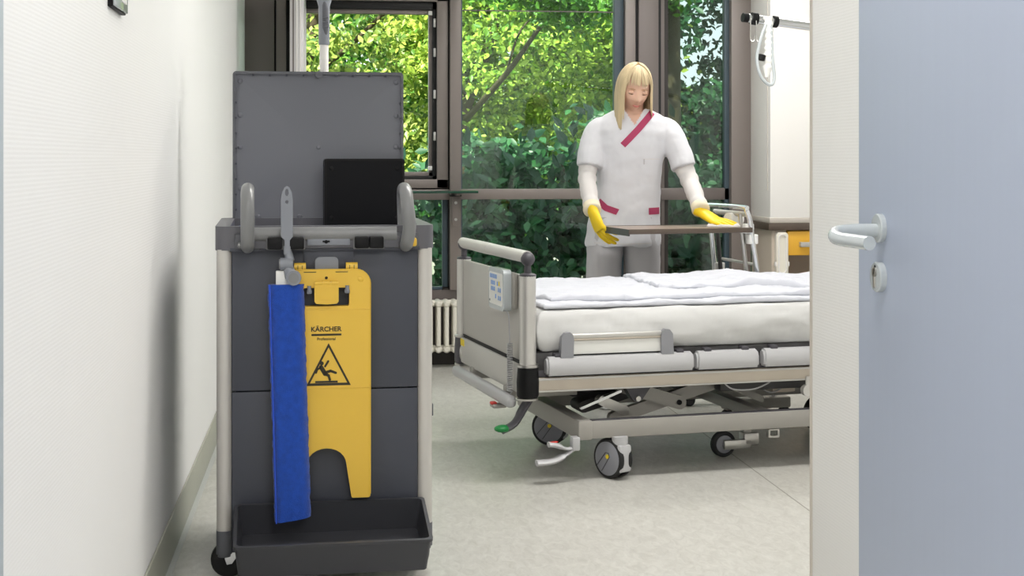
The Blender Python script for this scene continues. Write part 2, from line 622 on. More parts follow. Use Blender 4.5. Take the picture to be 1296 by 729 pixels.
# ---- column radiator under the window
rad = thing('column_radiator', 'cream enamelled column radiator beneath the window', 'radiator', (0, 0, 0))
bm = new_bm()
for yy in (8.145, 8.20, 8.255):
    cyl(bm, (0, yy, 0.125), (0, yy, 0.345), 0.0125, n=12)
for z in (0.105, 0.36):
    tube(bm, [(0, 8.13, z), (0, 8.145, z), (0, 8.2, z), (0, 8.255, z), (0, 8.27, z)], [0.012, 0.021, 0.021, 0.021, 0.012], 12)
    cyl(bm, (-0.0228, 8.2, z), (0.0228, 8.2, z), 0.019, n=12)
sec0 = obj('section', bm, M['radiator'], rad)
sec0.location.x = 0.62 - 0.0456 * 8
for k in range(1, 26):
    s_ = dup(sec0, rad)
    s_.location.x = sec0.location.x + 0.0456 * k
for x in (0.35, 1.30):
    B('foot_bracket', M['radiator'], rad, (x - 0.012, 8.2, 0.0), (x + 0.012, 8.225, 0.10), 0.002)

# ---- switch panel on the long wall
sw = thing('wall_switch_box', 'grey switch box high on the white wall above the cart', 'switch', (WL, 3.15, 1.50))
B('body', M['black'], sw, (0, 0, 0), (0.011, 0.20, 0.09), 0.002)
B('cover', M['enamel'], sw, (0.0105, 0.004, 0.003), (0.016, 0.196, 0.088), 0.002)
B('rocker', M['white'], sw, (0.0155, 0.10, 0.02), (0.019, 0.16, 0.08), 0.001)

# ---- the door, open against the entry wall
dr1 = struct('door_1', M['door'], (0.98, 1.30, 0.008), (1.022, 2.600, 2.14), bev=0.001)
B('edge_seal', M['door_edge'], dr1, (0.992, 2.600, 0.008), (1.022, 2.632, 2.14), 0.002)
HY, HZ = 2.488, 1.043
bm = new_bm()
lathe(bm, [(0, 0.026), (0.008, 0.026), (0.010, 0.024)], (0.980, HY, HZ + 0.012), (0.9, HY, HZ + 0.012))
ro = obj('rosette', bm, M['enamel'], dr1)
bm = new_bm()
path = smooth_path([(0.978, HY, HZ + 0.008), (0.935, HY, HZ + 0.008), (0.900, HY - 0.006, HZ + 0.006), (0.884, HY - 0.028, HZ),
                    (0.886, HY - 0.055, HZ - 0.004), (0.902, HY - 0.145, HZ - 0.006)], 6)
tube(bm, path, 0.0122, 16, flat=1.0)
obj('lever_handle', bm, M['enamel'], dr1)
bm = new_bm()
lathe(bm, [(0, 0.027), (0.010, 0.027), (0.012, 0.025)], (0.980, HY, HZ - 0.075), (0.9, HY, HZ - 0.075))
es = obj('lock_escutcheon', bm, M['enamel'], dr1)
bm = new_bm()
lathe(bm, [(0, 0.009), (0.004, 0.009)], (0.969, HY, HZ - 0.066), (0.9, HY, HZ - 0.066), 16)
box(bm, (0.965, HY - 0.004, HZ - 0.094), (0.969, HY + 0.004, HZ - 0.066), 0.001)
cy = obj('lock_cylinder', bm, M['steel'], es)
bm = new_bm()
box(bm, (0.9645, HY - 0.0012, HZ - 0.070), (0.966, HY + 0.0012, HZ - 0.060))
box(bm, (0.9672, HY - 0.003, HZ - 0.0575), (0.9695, HY + 0.003, HZ - 0.054))
obj('keyhole', bm, M['enamel_dark'], es)

# ---- ceiling luminaires
lm = emit_mat('lamp_diffuser', (255, 252, 246), 3.0)
lab = ['long ceiling luminaire over the middle of the room', 'short ceiling luminaire above the entry beside the open door',
       'ceiling luminaire in the corridor nearest the hinge side of the door', 'ceiling luminaire in the corridor at the far left', 'narrow ceiling luminaire near the windows above the bed head']
for k, (x, y, sx, sy, wt) in enumerate(LAMPS):
    t = thing('ceiling_light', lab[k], 'lamp', (x, y, CEIL), group='ceiling luminaires')
    bm = new_bm()
    box(bm, (-sx / 2 - 0.02, -sy / 2 - 0.02, -0.05), (sx / 2 + 0.02, sy / 2 + 0.02, 0), 0.004)
    obj('housing', bm, M['white'], t)
    B('diffuser', lm, t, (-sx / 2, -sy / 2, -0.056), (sx / 2, sy / 2, -0.050))
    area_light('lamp_light', (0, 0, -0.06), (sx, sy), wt, (1.0, 0.975, 0.94), t)

# ================================================================== cleaning cart
M.update({
    'cart_dark': mat('anthracite_plastic', (67, 70, 80), 0.45, bump=0.08, bscale=900, var=0.04, vscale=4),
    'cart_mid': mat('slate_grey_plastic', (92, 94, 100), 0.42, bump=0.06, bscale=900),
    'cart_lid': mat('grey_lid_plastic', (114, 116, 124), 0.5, bump=0.06, bscale=700, var=0.03, vscale=5),
    'cart_rim': mat('grey_rim_plastic', (98, 98, 104), 0.4, bump=0.05, bscale=700),
    'cart_grip': mat('grey_grip_plastic', (126, 127, 128), 0.32, coat=0.15),
    'tool_grey': mat('tool_grey_plastic', (134, 138, 146), 0.38),
    'tray': mat('charcoal_tray_plastic', (58, 59, 64), 0.42, bump=0.06, bscale=800),
    'tray_in': mat('charcoal_tray_inside', (44, 45, 50), 0.5),
    'post': mat('anodised_post', (202, 199, 194), 0.38, 0.25, bump=0.02, bscale=500),
    'yellow': mat('signal_yellow_plastic', (232, 190, 68), 0.38, var=0.03, vscale=8),
    'ink': mat('dark_print', (42, 36, 18), 0.5),
    'blue': mat('blue_microfibre', (20, 72, 172), 0.9, var=0.35, vscale=60, bump=1.0, bscale=420, sheen=0.25),
    'white_plastic': mat('white_plastic', (232, 232, 228), 0.35),
    'pole_white': mat('white_lacquered_pole', (236, 234, 230), 0.25),
})

cart = thing('cleaning_cart', 'anthracite cleaning cart with silver corner posts and its lid raised', 'cart', (-0.004, 4.083, 0), 2.3)
DEP = 0.60


def vprism(bm, x0, y0, x1, y1, r, z0, z1):
    prism(bm, round_rect(x0, y0, x1, y1, r, 5), (), z0, z1, mtx=Matrix(((1, 0, 0, 0), (0, 0, 1, 0), (0, 1, 0, 0), (0, 0, 0, 1))))


# corner posts with end caps
for sx in (-1, 1):
    for y in (0.0, DEP - 0.05):
        bm = new_bm()
        lo = (sx * 0.299 if sx < 0 else 0.258, y, 0.150)
        hi = (-0.258 if sx < 0 else 0.299, y + 0.05, 0.927)
        vprism(bm, lo[0], lo[1], hi[0], hi[1], 0.018, 0.150, 0.927)
        obj('corner_post', bm, M['post'], cart)
        bm = new_bm()
        vprism(bm, lo[0] - 0.001, y - 0.001, hi[0] + 0.001, y + 0.051, 0.018, 0.086, 0.151)
        vprism(bm, lo[0] + 0.003, y + 0.003, hi[0] - 0.003, y + 0.047, 0.016, 0.078, 0.088)
        obj('post_cap', bm, M['cart_mid'], cart)
# front shell: upper and lower panel with a joint between
B('front_panel', M['cart_dark'], cart, (-0.258, 0.010, 0.535), (0.258, 0.025, 0.928), 0.003)
B('front_panel', M['cart_dark'], cart, (-0.258, 0.011, 0.09), (0.258, 0.025, 0.532), 0.003)
for sx in (-1, 1):
    B('side_panel', M['cart_dark'], cart, (min(sx * 0.28, sx * 0.292), 0.05, 0.09), (max(sx * 0.28, sx * 0.292), DEP - 0.05, 0.925), 0.003)
B('back_panel', M['cart_dark'], cart, (-0.258, DEP - 0.025, 0.09), (0.258, DEP - 0.01, 0.925), 0.003)
sd = B('side_door', M['black'], cart, (0.293, 0.09, 0.16), (0.306, DEP - 0.06, 0.46), 0.004)
B('door_catch', M['cart_mid'], sd, (0.300, 0.07, 0.44), (0.309, 0.14, 0.475), 0.003)
B('floor_pan', M['cart_mid'], cart, (-0.285, 0.02, 0.085), (0.285, DEP - 0.02, 0.115), 0.008)
B('inner_shelf', M['cart_dark'], cart, (-0.28, 0.02, 0.86), (0.28, DEP - 0.02, 0.875))
B('rear_platform', M['cart_mid'], cart, (-0.14, DEP - 0.01, 0.10), (0.16, DEP + 0.13, 0.13), 0.006)
# top rim: a frame of four rounded beams
rim = new_bm()
oo = round_rect(-0.303, 0, 0.303, DEP + 0.004, 0.03, 8)
ii = round_rect(-0.262, 0.045, 0.262, DEP - 0.04, 0.02, 6)
prism(rim, oo, (ii,), 0.0, 0.066, mtx=Matrix(((1, 0, 0, 0), (0, 0, 1, -0.002), (0, 1, 0, 0.925), (0, 0, 0, 1))))
rim_o = obj('top_rim', rim, M['cart_rim'], cart, smooth=30)
B('rim_groove', M['cart_dark'], rim_o, (-0.262, -0.0035, 0.922), (0.262, 0.02, 0.932))
# bar across the front between the two grips, tool rail below it
bm = new_bm()
tube(bm, [(-0.196, -0.004, 0.968), (0.196, -0.004, 0.968)], 0.021, 20)
obj('cross_bar', bm, M['cart_grip'], cart)
tr_ = B('tool_rail', M['cart_rim'], cart, (-0.20, -0.016, 0.930), (0.205, 0.004, 0.962), 0.004)
B('rail_plate', M['tool_grey'], tr_, (-0.052, -0.021, 0.938), (0.066, -0.014, 0.958), 0.002)
bm = new_bm()
cyl(bm, (0.0, -0.026, 0.948), (0.0, -0.018, 0.948), 0.005, n=12)
box(bm, (-0.010, -0.025, 0.9465), (0.010, -0.018, 0.9515), 0.001)
obj('keyhole', bm, M['black'], tr_)
# rubber tool clips
for cx, hw in ((-0.111, 0.050), (0.118, 0.040)):
    cl = B('tool_clip', M['cart_grip'], tr_, (cx - hw - 0.003, -0.022, 0.927), (cx + hw + 0.003, -0.014, 0.965), 0.002)
    for s_ in (-1, 1):
        bm = new_bm()
        g = 0.010 if cx < 0 else 0.001
        lo = cx + (g if s_ > 0 else -hw)
        box(bm, (lo, -0.058 if cx < 0 else -0.05, 0.930), (lo + hw - g, -0.018, 0.962), 0.004, 2)
        obj('clip_jaw', bm, M['black'], tr_)
# D-shaped grips
for sx, tilt in ((-1, 0.0), (1, 0.012)):
    bm = new_bm()
    x = sx * 0.214 if sx < 0 else 0.222
    pts = [(x, 0.03, 0.955), (x, 0.055, 1.02), (x - 0.002, 0.045, 1.075), (x - tilt * 0.3, 0.01, 1.093), (x - tilt * 0.2, -0.035, 1.085),
           (x, -0.065, 1.045), (x + tilt * 0.4, -0.068, 0.99), (x, -0.05, 0.948), (x, -0.01, 0.936), (x, 0.02, 0.945)]
    tube(bm, smooth_path(pts, 6), 0.0185, 18)
    obj('push_grip', bm, M['cart_grip'], cart)
    bm = new_bm()
    box(bm, (x - 0.036, -0.012, 0.928), (x + 0.036, 0.03, 0.972), 0.006)
    gs_ = obj('grip_socket', bm, M['cart_mid'], cart)
    B('release_tab', M['yellow'] if sx > 0 else M['cart_grip'], gs_,
      (x + sx * 0.020 - 0.008, -0.045, 0.934), (x + sx * 0.020 + 0.008, -0.010, 0.958 if sx > 0 else 0.948), 0.005)
# sign bracket on the front
B('bracket_strip', M['cart_dark'], cart, (-0.062, 0.002, 0.845), (0.078, 0.012, 0.925), 0.002)
bm = new_bm()
prism(bm, round_rect(-0.030, 0.855, 0.034, 0.905, 0.012), (), -0.012, 0.004)
obj('bracket_tongue', bm, M['tool_grey'], cart)
# lid: shallow pyramid panel inside a frame, standing up at the back
LY, LX, LZ0, LZ1 = 0.568, 0.262, 0.955, 1.447
bm = new_bm()
V = bm.verts.new
o4 = [V((-LX, LY, LZ0)), V((LX, LY, LZ0)), V((LX, LY, LZ1)), V((-LX, LY, LZ1))]
i4 = [V((-0.045, LY + 0.016, LZ0 + 0.21)), V((0.045, LY + 0.016, LZ0 + 0.21)), V((0.045, LY + 0.016, LZ1 - 0.20)), V((-0.045, LY + 0.016, LZ1 - 0.20))]
b4 = [V((-LX, LY + 0.036, LZ0)), V((LX, LY + 0.036, LZ0)), V((LX, LY + 0.036, LZ1)), V((-LX, LY + 0.036, LZ1))]
for k in range(4):
    j = (k + 1) % 4
    bm.faces.new((o4[k], o4[j], i4[j], i4[k]))
    bm.faces.new((o4[k], o4[j], b4[j], b4[k]))
bm.faces.new(i4)
bm.faces.new(b4)
lid = obj('lid', bm, M['cart_lid'], cart, smooth=5)
bm = new_bm()
prism(bm, round_rect(-LX - 0.006, LZ0, LX + 0.006, LZ1 + 0.006, 0.012), (round_rect(-LX + 0.002, LZ0 + 0.004, LX - 0.002, LZ1 - 0.003, 0.008),), LY - 0.010, LY + 0.038)
obj('lid_rim', bm, M['cart_mid'], lid)
for x in [(-0.205 + 0.052 * i) for i in range(9)]:
    if abs(x) > 0.03:
        B('rim_notch', M['cart_dark'], lid, (x - 0.003, LY - 0.013, LZ1 - 0.010), (x + 0.003, LY + 0.004, LZ1 - 0.003))
for sx in (-1, 1):
    for i in range(8):
        z = LZ0 + 0.06 + 0.048 * i
        x = sx * (LX - 0.004)
        B('rim_notch', M['cart_dark'], lid, (x - 0.003, LY - 0.013, z), (x + 0.003, LY + 0.004, z + 0.006))
bm = new_bm()
cyl(bm, (0.0, LY - 0.026, LZ1 - 0.004), (0.0, LY - 0.006, LZ1 - 0.004), 0.011, n=16)
obj('lid_lock', bm, M['cart_mid'], lid)
for (x, z) in ((0, LZ0 + 0.26), (-0.245, LZ0 + 0.36), (-0.245, LZ0 + 0.26), (-0.245, LZ0 + 0.13), (0.245, LZ0 + 0.36), (0.245, LZ0 + 0.26),
               (-0.245, LZ1 - 0.025), (0.245, LZ1 - 0.025), (-0.19, LZ0 + 0.04), (-0.06, LZ0 + 0.04)):
    bm = new_bm()
    dy = 0.016 if x == 0 else 0.0
    ellipsoid(bm, (x, LY + dy, z), (0.008, 0.003, 0.008), 12, 8)
    obj('lid_stud', bm, M['cart_lid'], lid)
# casters
def caster(parent, x, y, ang, r=0.05, name='caster'):
    e = bpy.data.objects.new(name, None)
    COL.objects.link(e)
    e.parent = parent
    e.location = (x, y, 0)
    e.rotation_euler = (0, 0, R(ang))
    bm = new_bm()
    lathe(bm, [(-0.014, r * 0.72), (-0.013, r * 0.92), (-0.008, r), (0.008, r), (0.013, r * 0.92), (0.014, r * 0.72)], (0.03, 0, r), (0.03, 1, r))
    obj('wheel', bm, M['rubber'], e)
    bm = new_bm()
    for s_ in (-1, 1):
        prism(bm, [(-0.018, r * 2 - 0.004), (0.024, r * 2 - 0.004), (0.042, r + 0.006), (0.036, r - 0.012), (0.022, r - 0.010)], (), s_ * 0.019 - 0.002, s_ * 0.019 + 0.002)
    box(bm, (-0.018, -0.021, r * 2 - 0.008), (0.026, 0.021, r * 2 - 0.003), 0.001)
    cyl(bm, (0, 0, r * 2 - 0.006), (0, 0, r * 2 + 0.006), 0.022, n=16)
    obj('fork', bm, M['chrome'], e)
    return e
caster(cart, -0.238, 0.10, 183, 0.050)
caster(cart, 0.258, 0.075, 60, 0.045)
caster(cart, -0.255, DEP - 0.06, 120, 0.045)
caster(cart, 0.255, DEP - 0.06, 60, 0.045)
for x in (-0.262, 0.262):
    B('caster_bumper', M['rubber'], cart, (x - 0.03, 0.03, 0.102), (x + 0.03, 0.12, 0.12), 0.003)
# fold-down tray at the bottom of the front, tilted forward
tray = new_bm()
TW0, TW1, TD, TH = 0.252, 0.257, 0.235, 0.088
def tray_pts(w, y0, y1, z, r=0.012):
    return [(x, y, z) for x, y in round_rect(-w, y0, w, y1, r, 4)]
rings = [tray_pts(TW0 - 0.004, -TD + 0.006, -0.004, -0.006), tray_pts(TW1, -TD, 0, TH - 0.01), tray_pts(TW1 + 0.004, -TD - 0.004, 0.003, TH - 0.008),
         tray_pts(TW1 + 0.004, -TD - 0.004, 0.003, TH), tray_pts(TW1 - 0.005, -TD + 0.005, -0.005, TH), tray_pts(TW0 - 0.010, -TD + 0.012, -0.010, 0.000)]
loft(tray, rings)
tm = Matrix.Translation((0.012, 0.004, 0.143)) @ Matrix.Rotation(R(14), 4, 'X')
bmesh.ops.transform(tray, matrix=tm, verts=tray.verts[:])
obj('front_tray', tray, M['tray'], cart)

# ---- warning sign hung on the cart front
sign = thing('warning_sign', 'yellow plastic wet floor warning sign hung on the cart front', 'sign', (-0.004, 4.083, 0), 2.3)
SY = -0.040
outer = []
W, ZT, ZB = 0.123, 0.872, 0.240
outer += [(-W + 0.002, ZB + 0.004), (-W, ZT - 0.04)]
outer += [(-W + 0.04 - 0.04 * math.cos(R(a)), ZT - 0.04 + 0.04 * math.sin(R(a))) for a in (15, 30, 45, 60, 75, 90)]
outer += [(W - 0.04 + 0.04 * math.sin(R(a)), ZT - 0.04 + 0.04 * math.cos(R(a))) for a in (0, 15, 30, 45, 60, 75, 90)]
outer += [(W - 0.002, ZB + 0.004), (W - 0.006, ZB), (0.072, ZB), (0.069, ZB + 0.003), (0.055, 0.335)]
outer += [(0.054 * math.cos(R(a)), 0.335 + 0.044 * math.sin(R(a))) for a in range(15, 180, 15)]
outer += [(-0.055, 0.335), (-0.069, ZB + 0.003), (-0.072, ZB), (-W + 0.006, ZB)]
hole = round_rect(-0.063, 0.771, 0.063, 0.822, 0.006, 3)[::-1]
dot = [(0.0045 * math.cos(R(a)), 0.849 + 0.0045 * math.sin(R(a))) for a in range(0, 360, 30)]
bm = new_bm()
prism(bm, outer, (hole, dot), SY, SY + 0.012)
face = obj('sign_leaf', bm, M['yellow'], sign, smooth=30)
bm = new_bm()
prism(bm, outer, (hole,), SY + 0.016, SY + 0.030)
obj('sign_leaf', bm, M['yellow'], sign, smooth=30)
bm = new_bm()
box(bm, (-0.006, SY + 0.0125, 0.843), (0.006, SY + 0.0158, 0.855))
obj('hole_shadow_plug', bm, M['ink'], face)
for z in (0.762, 0.545):
    B('ridge', M['yellow'], face, (-W + 0.003, SY - 0.0016, z - 0.0012), (W - 0.003, SY + 0.001, z + 0.0012), 0.0005)
# raised edge of the leaf
bm = new_bm()
tube(bm, [(x * 0.985, SY, z) for x, z in outer[1:16]], 0.0016, 6)
tube(bm, [(W - 0.002, SY, ZB + 0.01), (W - 0.0018, SY, ZT - 0.04)], 0.0016, 6)
obj('leaf_edge', bm, M['yellow'], face)
for x in (-0.072, 0.070):
    bm = new_bm()
    cyl(bm, (x - 0.016, SY + 0.012, 0.880), (x + 0.016, SY + 0.012, 0.880), 0.011, n=16)
    box(bm, (x - 0.009, SY + 0.002, 0.862), (x + 0.009, SY + 0.012, 0.882), 0.002)
    hg = obj('hinge', bm, M['yellow'], sign)
    for dx in (-0.006, 0.006):
        B('hinge_groove', M['ink'], hg, (x + dx - 0.0008, SY + 0.0002, 0.868), (x + dx + 0.0008, SY + 0.003, 0.884))
# flap with its three knuckles
bm = new_bm()
prism(bm, [(-0.033, 0.838), (-0.033, 0.785), (-0.028, 0.779), (0.0, 0.777), (0.028, 0.779), (0.033, 0.785), (0.033, 0.838)], (), SY - 0.012, SY + 0.001)
flap = obj('flap', bm, M['yellow'], sign)
for x in (-0.022, 0.0, 0.022):
    bm = new_bm()
    cyl(bm, (x - 0.009, SY - 0.008, 0.836), (x + 0.009, SY - 0.008, 0.836), 0.006, n=12)
    obj('flap_knuckle', bm, M['yellow'], flap)
bm = new_bm()
prism(bm, round_rect(-0.022, 0.788, 0.022, 0.826, 0.005), (round_rect(-0.020, 0.790, 0.020, 0.824, 0.004),), SY - 0.013, SY - 0.011)
obj('flap_ridge', bm, M['yellow'], flap)
for x in (-0.047, 0.057):
    bm = new_bm()
    cyl(bm, (x, SY - 0.004, 0.812), (x, SY - 0.004, 0.828), 0.0055, n=10)
    box(bm, (x - 0.007, SY - 0.006, 0.806), (x + 0.007, SY + 0.004, 0.818), 0.003)
    obj('hook_peg', bm, M['tool_grey'], sign)
bm = new_bm()
ellipsoid(bm, (0.094, SY, 0.845), (0.009, 0.003, 0.007), 14, 8, Matrix.Rotation(R(35), 3, 'Y'))
obj('thumb_dimple', bm, M['yellow'], face)
for x in (-0.045, 0.042):
    B('leaf_slot', M['ink'], face, (x - 0.017, SY - 0.0008, 0.8645), (x + 0.017, SY + 0.001, 0.8665))
# printed triangle with the falling figure
bm = new_bm()
cx = 0.006
def tri(s, dz=0.0):
    return [(cx - 0.061 * s, 0.5525 + dz), (cx + 0.061 * s, 0.5525 + dz), (cx, 0.5525 + dz + 0.117 * s)]
prism(bm, tri(1.0), (tri(0.84, 0.0068)[::-1],), SY - 0.0012, SY + 0.0005)
obj('printed_triangle', bm, M['ink'], face, smooth=0)
fig = new_bm()
def limb(a, b, r):
    d = Vector((b[0] - a[0], b[1] - a[1]))
    ang = math.atan2(d.y, d.x)
    p = [(a[0] + r * math.cos(ang + R(t)), a[1] + r * math.sin(ang + R(t))) for t in range(90, 271, 30)]
    p += [(b[0] + r * math.cos(ang + R(t)), b[1] + r * math.sin(ang + R(t))) for t in range(-90, 91, 30)]
    prism(fig, p, (), SY - 0.0012, SY + 0.0004)
def fp(px, py):          # layout of the pictogram inside the triangle
    return (cx + (px - 190) * 0.00054, 0.5525 + (672 - py) * 0.00054)
hx, hz = fp(155, 558)
prism(fig, [(hx + 0.0056 * math.cos(R(a)), hz + 0.0056 * math.sin(R(a))) for a in range(0, 360, 20)], (), SY - 0.0012, SY + 0.0004)
for a, b, r in (((152, 578), (172, 612), 0.0060), ((172, 574), (188, 548), 0.0028), ((150, 578), (132, 590), 0.0026), ((132, 590), (126, 606), 0.0026),
                ((172, 606), (200, 598), 0.0038), ((200, 598), (226, 608), 0.0034), ((174, 612), (190, 622), 0.0040), ((190, 622), (196, 642), 0.0034)):
    limb(fp(*a), fp(*b), r)
x0, z0 = fp(122, 658)
x1, z1 = fp(236, 648)
prism(fig, [(x0, z0), (x1, z0), (x1, z1), (x0, z1)], (), SY - 0.0012, SY + 0.0004)
obj('printed_figure', fig, M['ink'], face, smooth=0)


def lettering(name, text, m, parent, x, z, width, y, bold=0.0, rot=None, height=None):
    cu = bpy.data.curves.new('txt', 'FONT')
    cu.body = text
    cu.align_x = 'CENTER'
    cu.size = 0.03
    cu.extrude = 0.0006
    cu.offset = bold
    t = bpy.data.objects.new('txt', cu)
    COL.objects.link(t)
    dg = bpy.context.evaluated_depsgraph_get()
    me = bpy.data.meshes.new_from_object(t.evaluated_get(dg))
    bpy.data.objects.remove(t)
    bpy.data.curves.remove(cu)
    co = np.array([v.co for v in me.vertices])
    lo, hi = co.min(0), co.max(0)
    k = width / (hi[0] - lo[0])
    kz = k if height is None else height / (hi[1] - lo[1])
    for v in me.vertices:
        c = v.co.copy()
        v.co = Vector((x + (c.x - (lo[0] + hi[0]) / 2) * k, y - c.z - 0.0004, z + (c.y - lo[1]) * kz))
    me.name = name
    me.materials.append(m)
    o = bpy.data.objects.new(name, me)
    COL.objects.link(o)
    o.parent = parent
    return o
lettering('printed_name', 'KÄRCHER', M['ink'], face, 0.0, 0.7015, 0.084, SY, 0.0007, height=0.0165)
B('printed_bar', M['ink'], face, (-0.041, SY - 0.0012, 0.690), (0.041, SY + 0.0004, 0.6952))
lettering('printed_line', 'Professional', M['ink'], face, 0.0, 0.6775, 0.050, SY, 0.0003)

# ---- duster: grey stick clipped to the rail, jointed head, blue microfibre pad hanging down
du = thing('dusting_mop', 'grey jointed duster with a long blue microfibre pad clipped to the cart', 'duster', (-0.004, 4.083, 0), 2.3)
bm = new_bm()
DX, DY = -0.108, -0.048
prism(bm, [(DX - 0.016, 0.965), (DX - 0.016, 1.065), (DX - 0.013, 1.086), (DX - 0.007, 1.099), (DX, 1.103), (DX + 0.007, 1.099), (DX + 0.013, 1.086),
           (DX + 0.016, 1.065), (DX + 0.016, 0.965), (DX + 0.008, 0.955), (DX + 0.008, 0.935), (DX - 0.006, 0.935), (DX - 0.006, 0.955)],
      ([(DX + 0.0055 * math.cos(R(a)), 1.086 + 0.010 * math.sin(R(a))) for a in range(0, 360, 30)],
       [(DX + 0.005 * math.cos(R(a)), 1.060 + 0.005 * math.sin(R(a))) for a in range(0, 360, 45)]), DY - 0.012, DY + 0.008)
obj('stick', bm, M['tool_grey'], du, smooth=50)
bm = new_bm()
box(bm, (DX - 0.009, DY - 0.011, 0.915), (DX + 0.011, DY + 0.007, 0.94), 0.004)
tube(bm, [(DX + 0.0, DY, 0.932), (DX + 0.006, DY, 0.91), (DX + 0.008, DY - 0.004, 0.898)], [0.010, 0.012, 0.013], 14)
cyl(bm, (DX - 0.018, DY - 0.006, 0.890), (DX + 0.016, DY - 0.006, 0.890), 0.017, n=20)
obj('joint', bm, M['tool_grey'], du)
bm = new_bm()
cyl(bm, (DX - 0.0215, DY - 0.006, 0.890), (DX - 0.018, DY - 0.006, 0.890), 0.013, n=16)
obj('joint_cap', bm, M['cart_grip'], du)
bm = new_bm()
tube(bm, [(DX + 0.002, DY - 0.006, 0.884), (DX + 0.012, DY - 0.010, 0.855)], [0.013, 0.018], 14)
cyl(bm, (DX + 0.018, DY - 0.030, 0.853), (DX + 0.018, DY - 0.004, 0.853), 0.0205, n=24)
obj('swivel', bm, M['tool_grey'], du)
bm = new_bm()
cyl(bm, (DX + 0.018, DY - 0.0315, 0.853), (DX + 0.018, DY - 0.0295, 0.853), 0.0145, n=20)
obj('swivel_disc', bm, M['cart_grip'], du)
bm = new_bm()
box(bm, (DX - 0.030, DY - 0.006, 0.60), (DX + 0.02, DY + 0.002, 0.872), 0.003)
obj('holder_plate', bm, M['white_plastic'], du)
# pad
pad = new_bm()
NU, NV = 18, 90
zt, zb = 0.834, 0.190
def pad_ring(v):
    z = zt + (zb - zt) * v
    xl = -0.1590 + 0.018 * v
    xr = -0.0620 + 0.019 * v
    yb = -0.036 - 0.030 * v ** 1.5          # swings forward over the tray
    tk = 0.034
    pts = []
    for k in range(NU):
        t = k / (NU - 1)
        e = 1 - abs(2 * t - 1) ** 5
        x = xl + (xr - xl) * t
        pts.append((x, yb - 0.012 - tk * 0.62 * e, z))
    for k in range(NU):
        t = 1 - k / (NU - 1)
        e = 1 - abs(2 * t - 1) ** 5
        x = xl + (xr - xl) * t
        pts.append((x, yb - 0.010 + tk * 0.2 * e, z))
    out = []
    for q, p in enumerate(pts):
        n_ = noise.noise(Vector(p) * 55) * 0.0022 + noise.noise(Vector(p) * 190) * 0.0016
        zz = p[2] + (0.014 * ((p[0] - xl) / (xr - xl)) * v ** 12)
        out.append((p[0] + n_, p[1] + n_ * (1 if q < NU else -1), zz))
    return out
vs = [0.0, 0.004] + [0.012 + 0.976 * i / NV for i in range(NV + 1)] + [0.996, 1.0]
loft(pad, [pad_ring(v) for v in vs])
pado = obj('microfibre_pad', pad, M['blue'], du, smooth=70)
bm = new_bm()
tube(bm, [(-0.1545 + 0.018 * v, -0.0655 - 0.030 * v ** 1.5, zt + (zb - zt) * v) for v in [i / 30 for i in range(31)]], 0.0018, 6)
obj('pad_seam', bm, mat('blue_stitching', (44, 88, 214), 0.8), pado)

# ---- things standing in the top compartment
bn = thing('black_bin', 'shallow black plastic bin stood upright in the cart top', 'bin', (-0.004, 4.083, 0), 2.3)
bm = new_bm()
bx0, bx1, bz0, bz1, by = 0.012, 0.258, 0.876, 1.178, 0.43
prism(bm, round_rect(bx0, bz0, bx1, bz1, 0.008), (round_rect(bx0 + 0.007, bz0 + 0.007, bx1 - 0.007, bz1 - 0.007, 0.005),), by - 0.014, by + 0.09)
obj('wall', bm, M['black'], bn)
bm = new_bm()
prism(bm, round_rect(bx0 + 0.004, bz0 + 0.004, bx1 - 0.004, bz1 - 0.004, 0.006), (), by - 0.009, by - 0.002)
obj('base', bm, mat('black_matt_plastic', (8, 9, 14), 0.5, bump=0.1, bscale=700, spec=0.18), bn)
for (x, z) in ((bx0 + 0.022, bz1 - 0.03), (bx1 - 0.022, bz1 - 0.03), (bx0 + 0.022, bz0 + 0.12), (bx1 - 0.022, bz0 + 0.12)):
    bm = new_bm()
    ellipsoid(bm, (x, by - 0.009, z), (0.007, 0.002, 0.007), 12, 6)
    obj('foot', bm, M['black'], bn)

cl = new_bm()
box(cl, (-0.255, 0.08, 0.876), (-0.19, 0.50, 0.972), 0.012, 3)
c_o = obj('folded_cloth', cl, M['blue'])
c_o.location = (-0.004, 4.083, 0)
c_o.rotation_euler = (0, 0, R(2.3))
tag(c_o, 'folded blue cloth tucked inside the cart top by the left grip', 'cloth')

# ---- mop pole at the back of the cart
mp = thing('mop_pole', 'white mop pole with grey hand grip standing behind the raised lid', 'mop', (-0.004, 4.083, 0), 2.3)
px_, py_ = 0.020, 0.655
bm = new_bm()
cyl(bm, (px_, py_, 0.24), (px_, py_, 1.56), 0.0145, n=20)
obj('pole', bm, M['pole_white'], mp)
bm = new_bm()
lathe(bm, [(0, 0.0165), (0.004, 0.0178), (0.10, 0.0180), (0.125, 0.0182), (0.145, 0.024), (0.165, 0.0265), (0.19, 0.026), (0.21, 0.018)], (px_, py_, 1.545), (px_, py_, 2), 24)
hg = obj('hand_grip', bm, M['tool_grey'], mp)
bm = new_bm()
tube(bm, [(px_ + 0.004, py_ - 0.010, 1.565), (px_ + 0.004, py_ - 0.0125, 1.60), (px_ + 0.003, py_ - 0.012, 1.66), (px_, py_ - 0.014, 1.685)], [0.004, 0.0105, 0.0105, 0.008], 12)
soft = obj('soft_insert', bm, M['cart_mid'], hg)
for z in (1.600, 1.615, 1.630):
    B('grip_rib', M['cart_mid'], hg, (px_ - 0.006, py_ - 0.0245, z), (px_ + 0.013, py_ - 0.018, z + 0.004), 0.001)
bm = new_bm()
box(bm, (px_ - 0.12, py_ - 0.04, 0.131), (px_ + 0.12, py_ + 0.05, 0.165), 0.008)
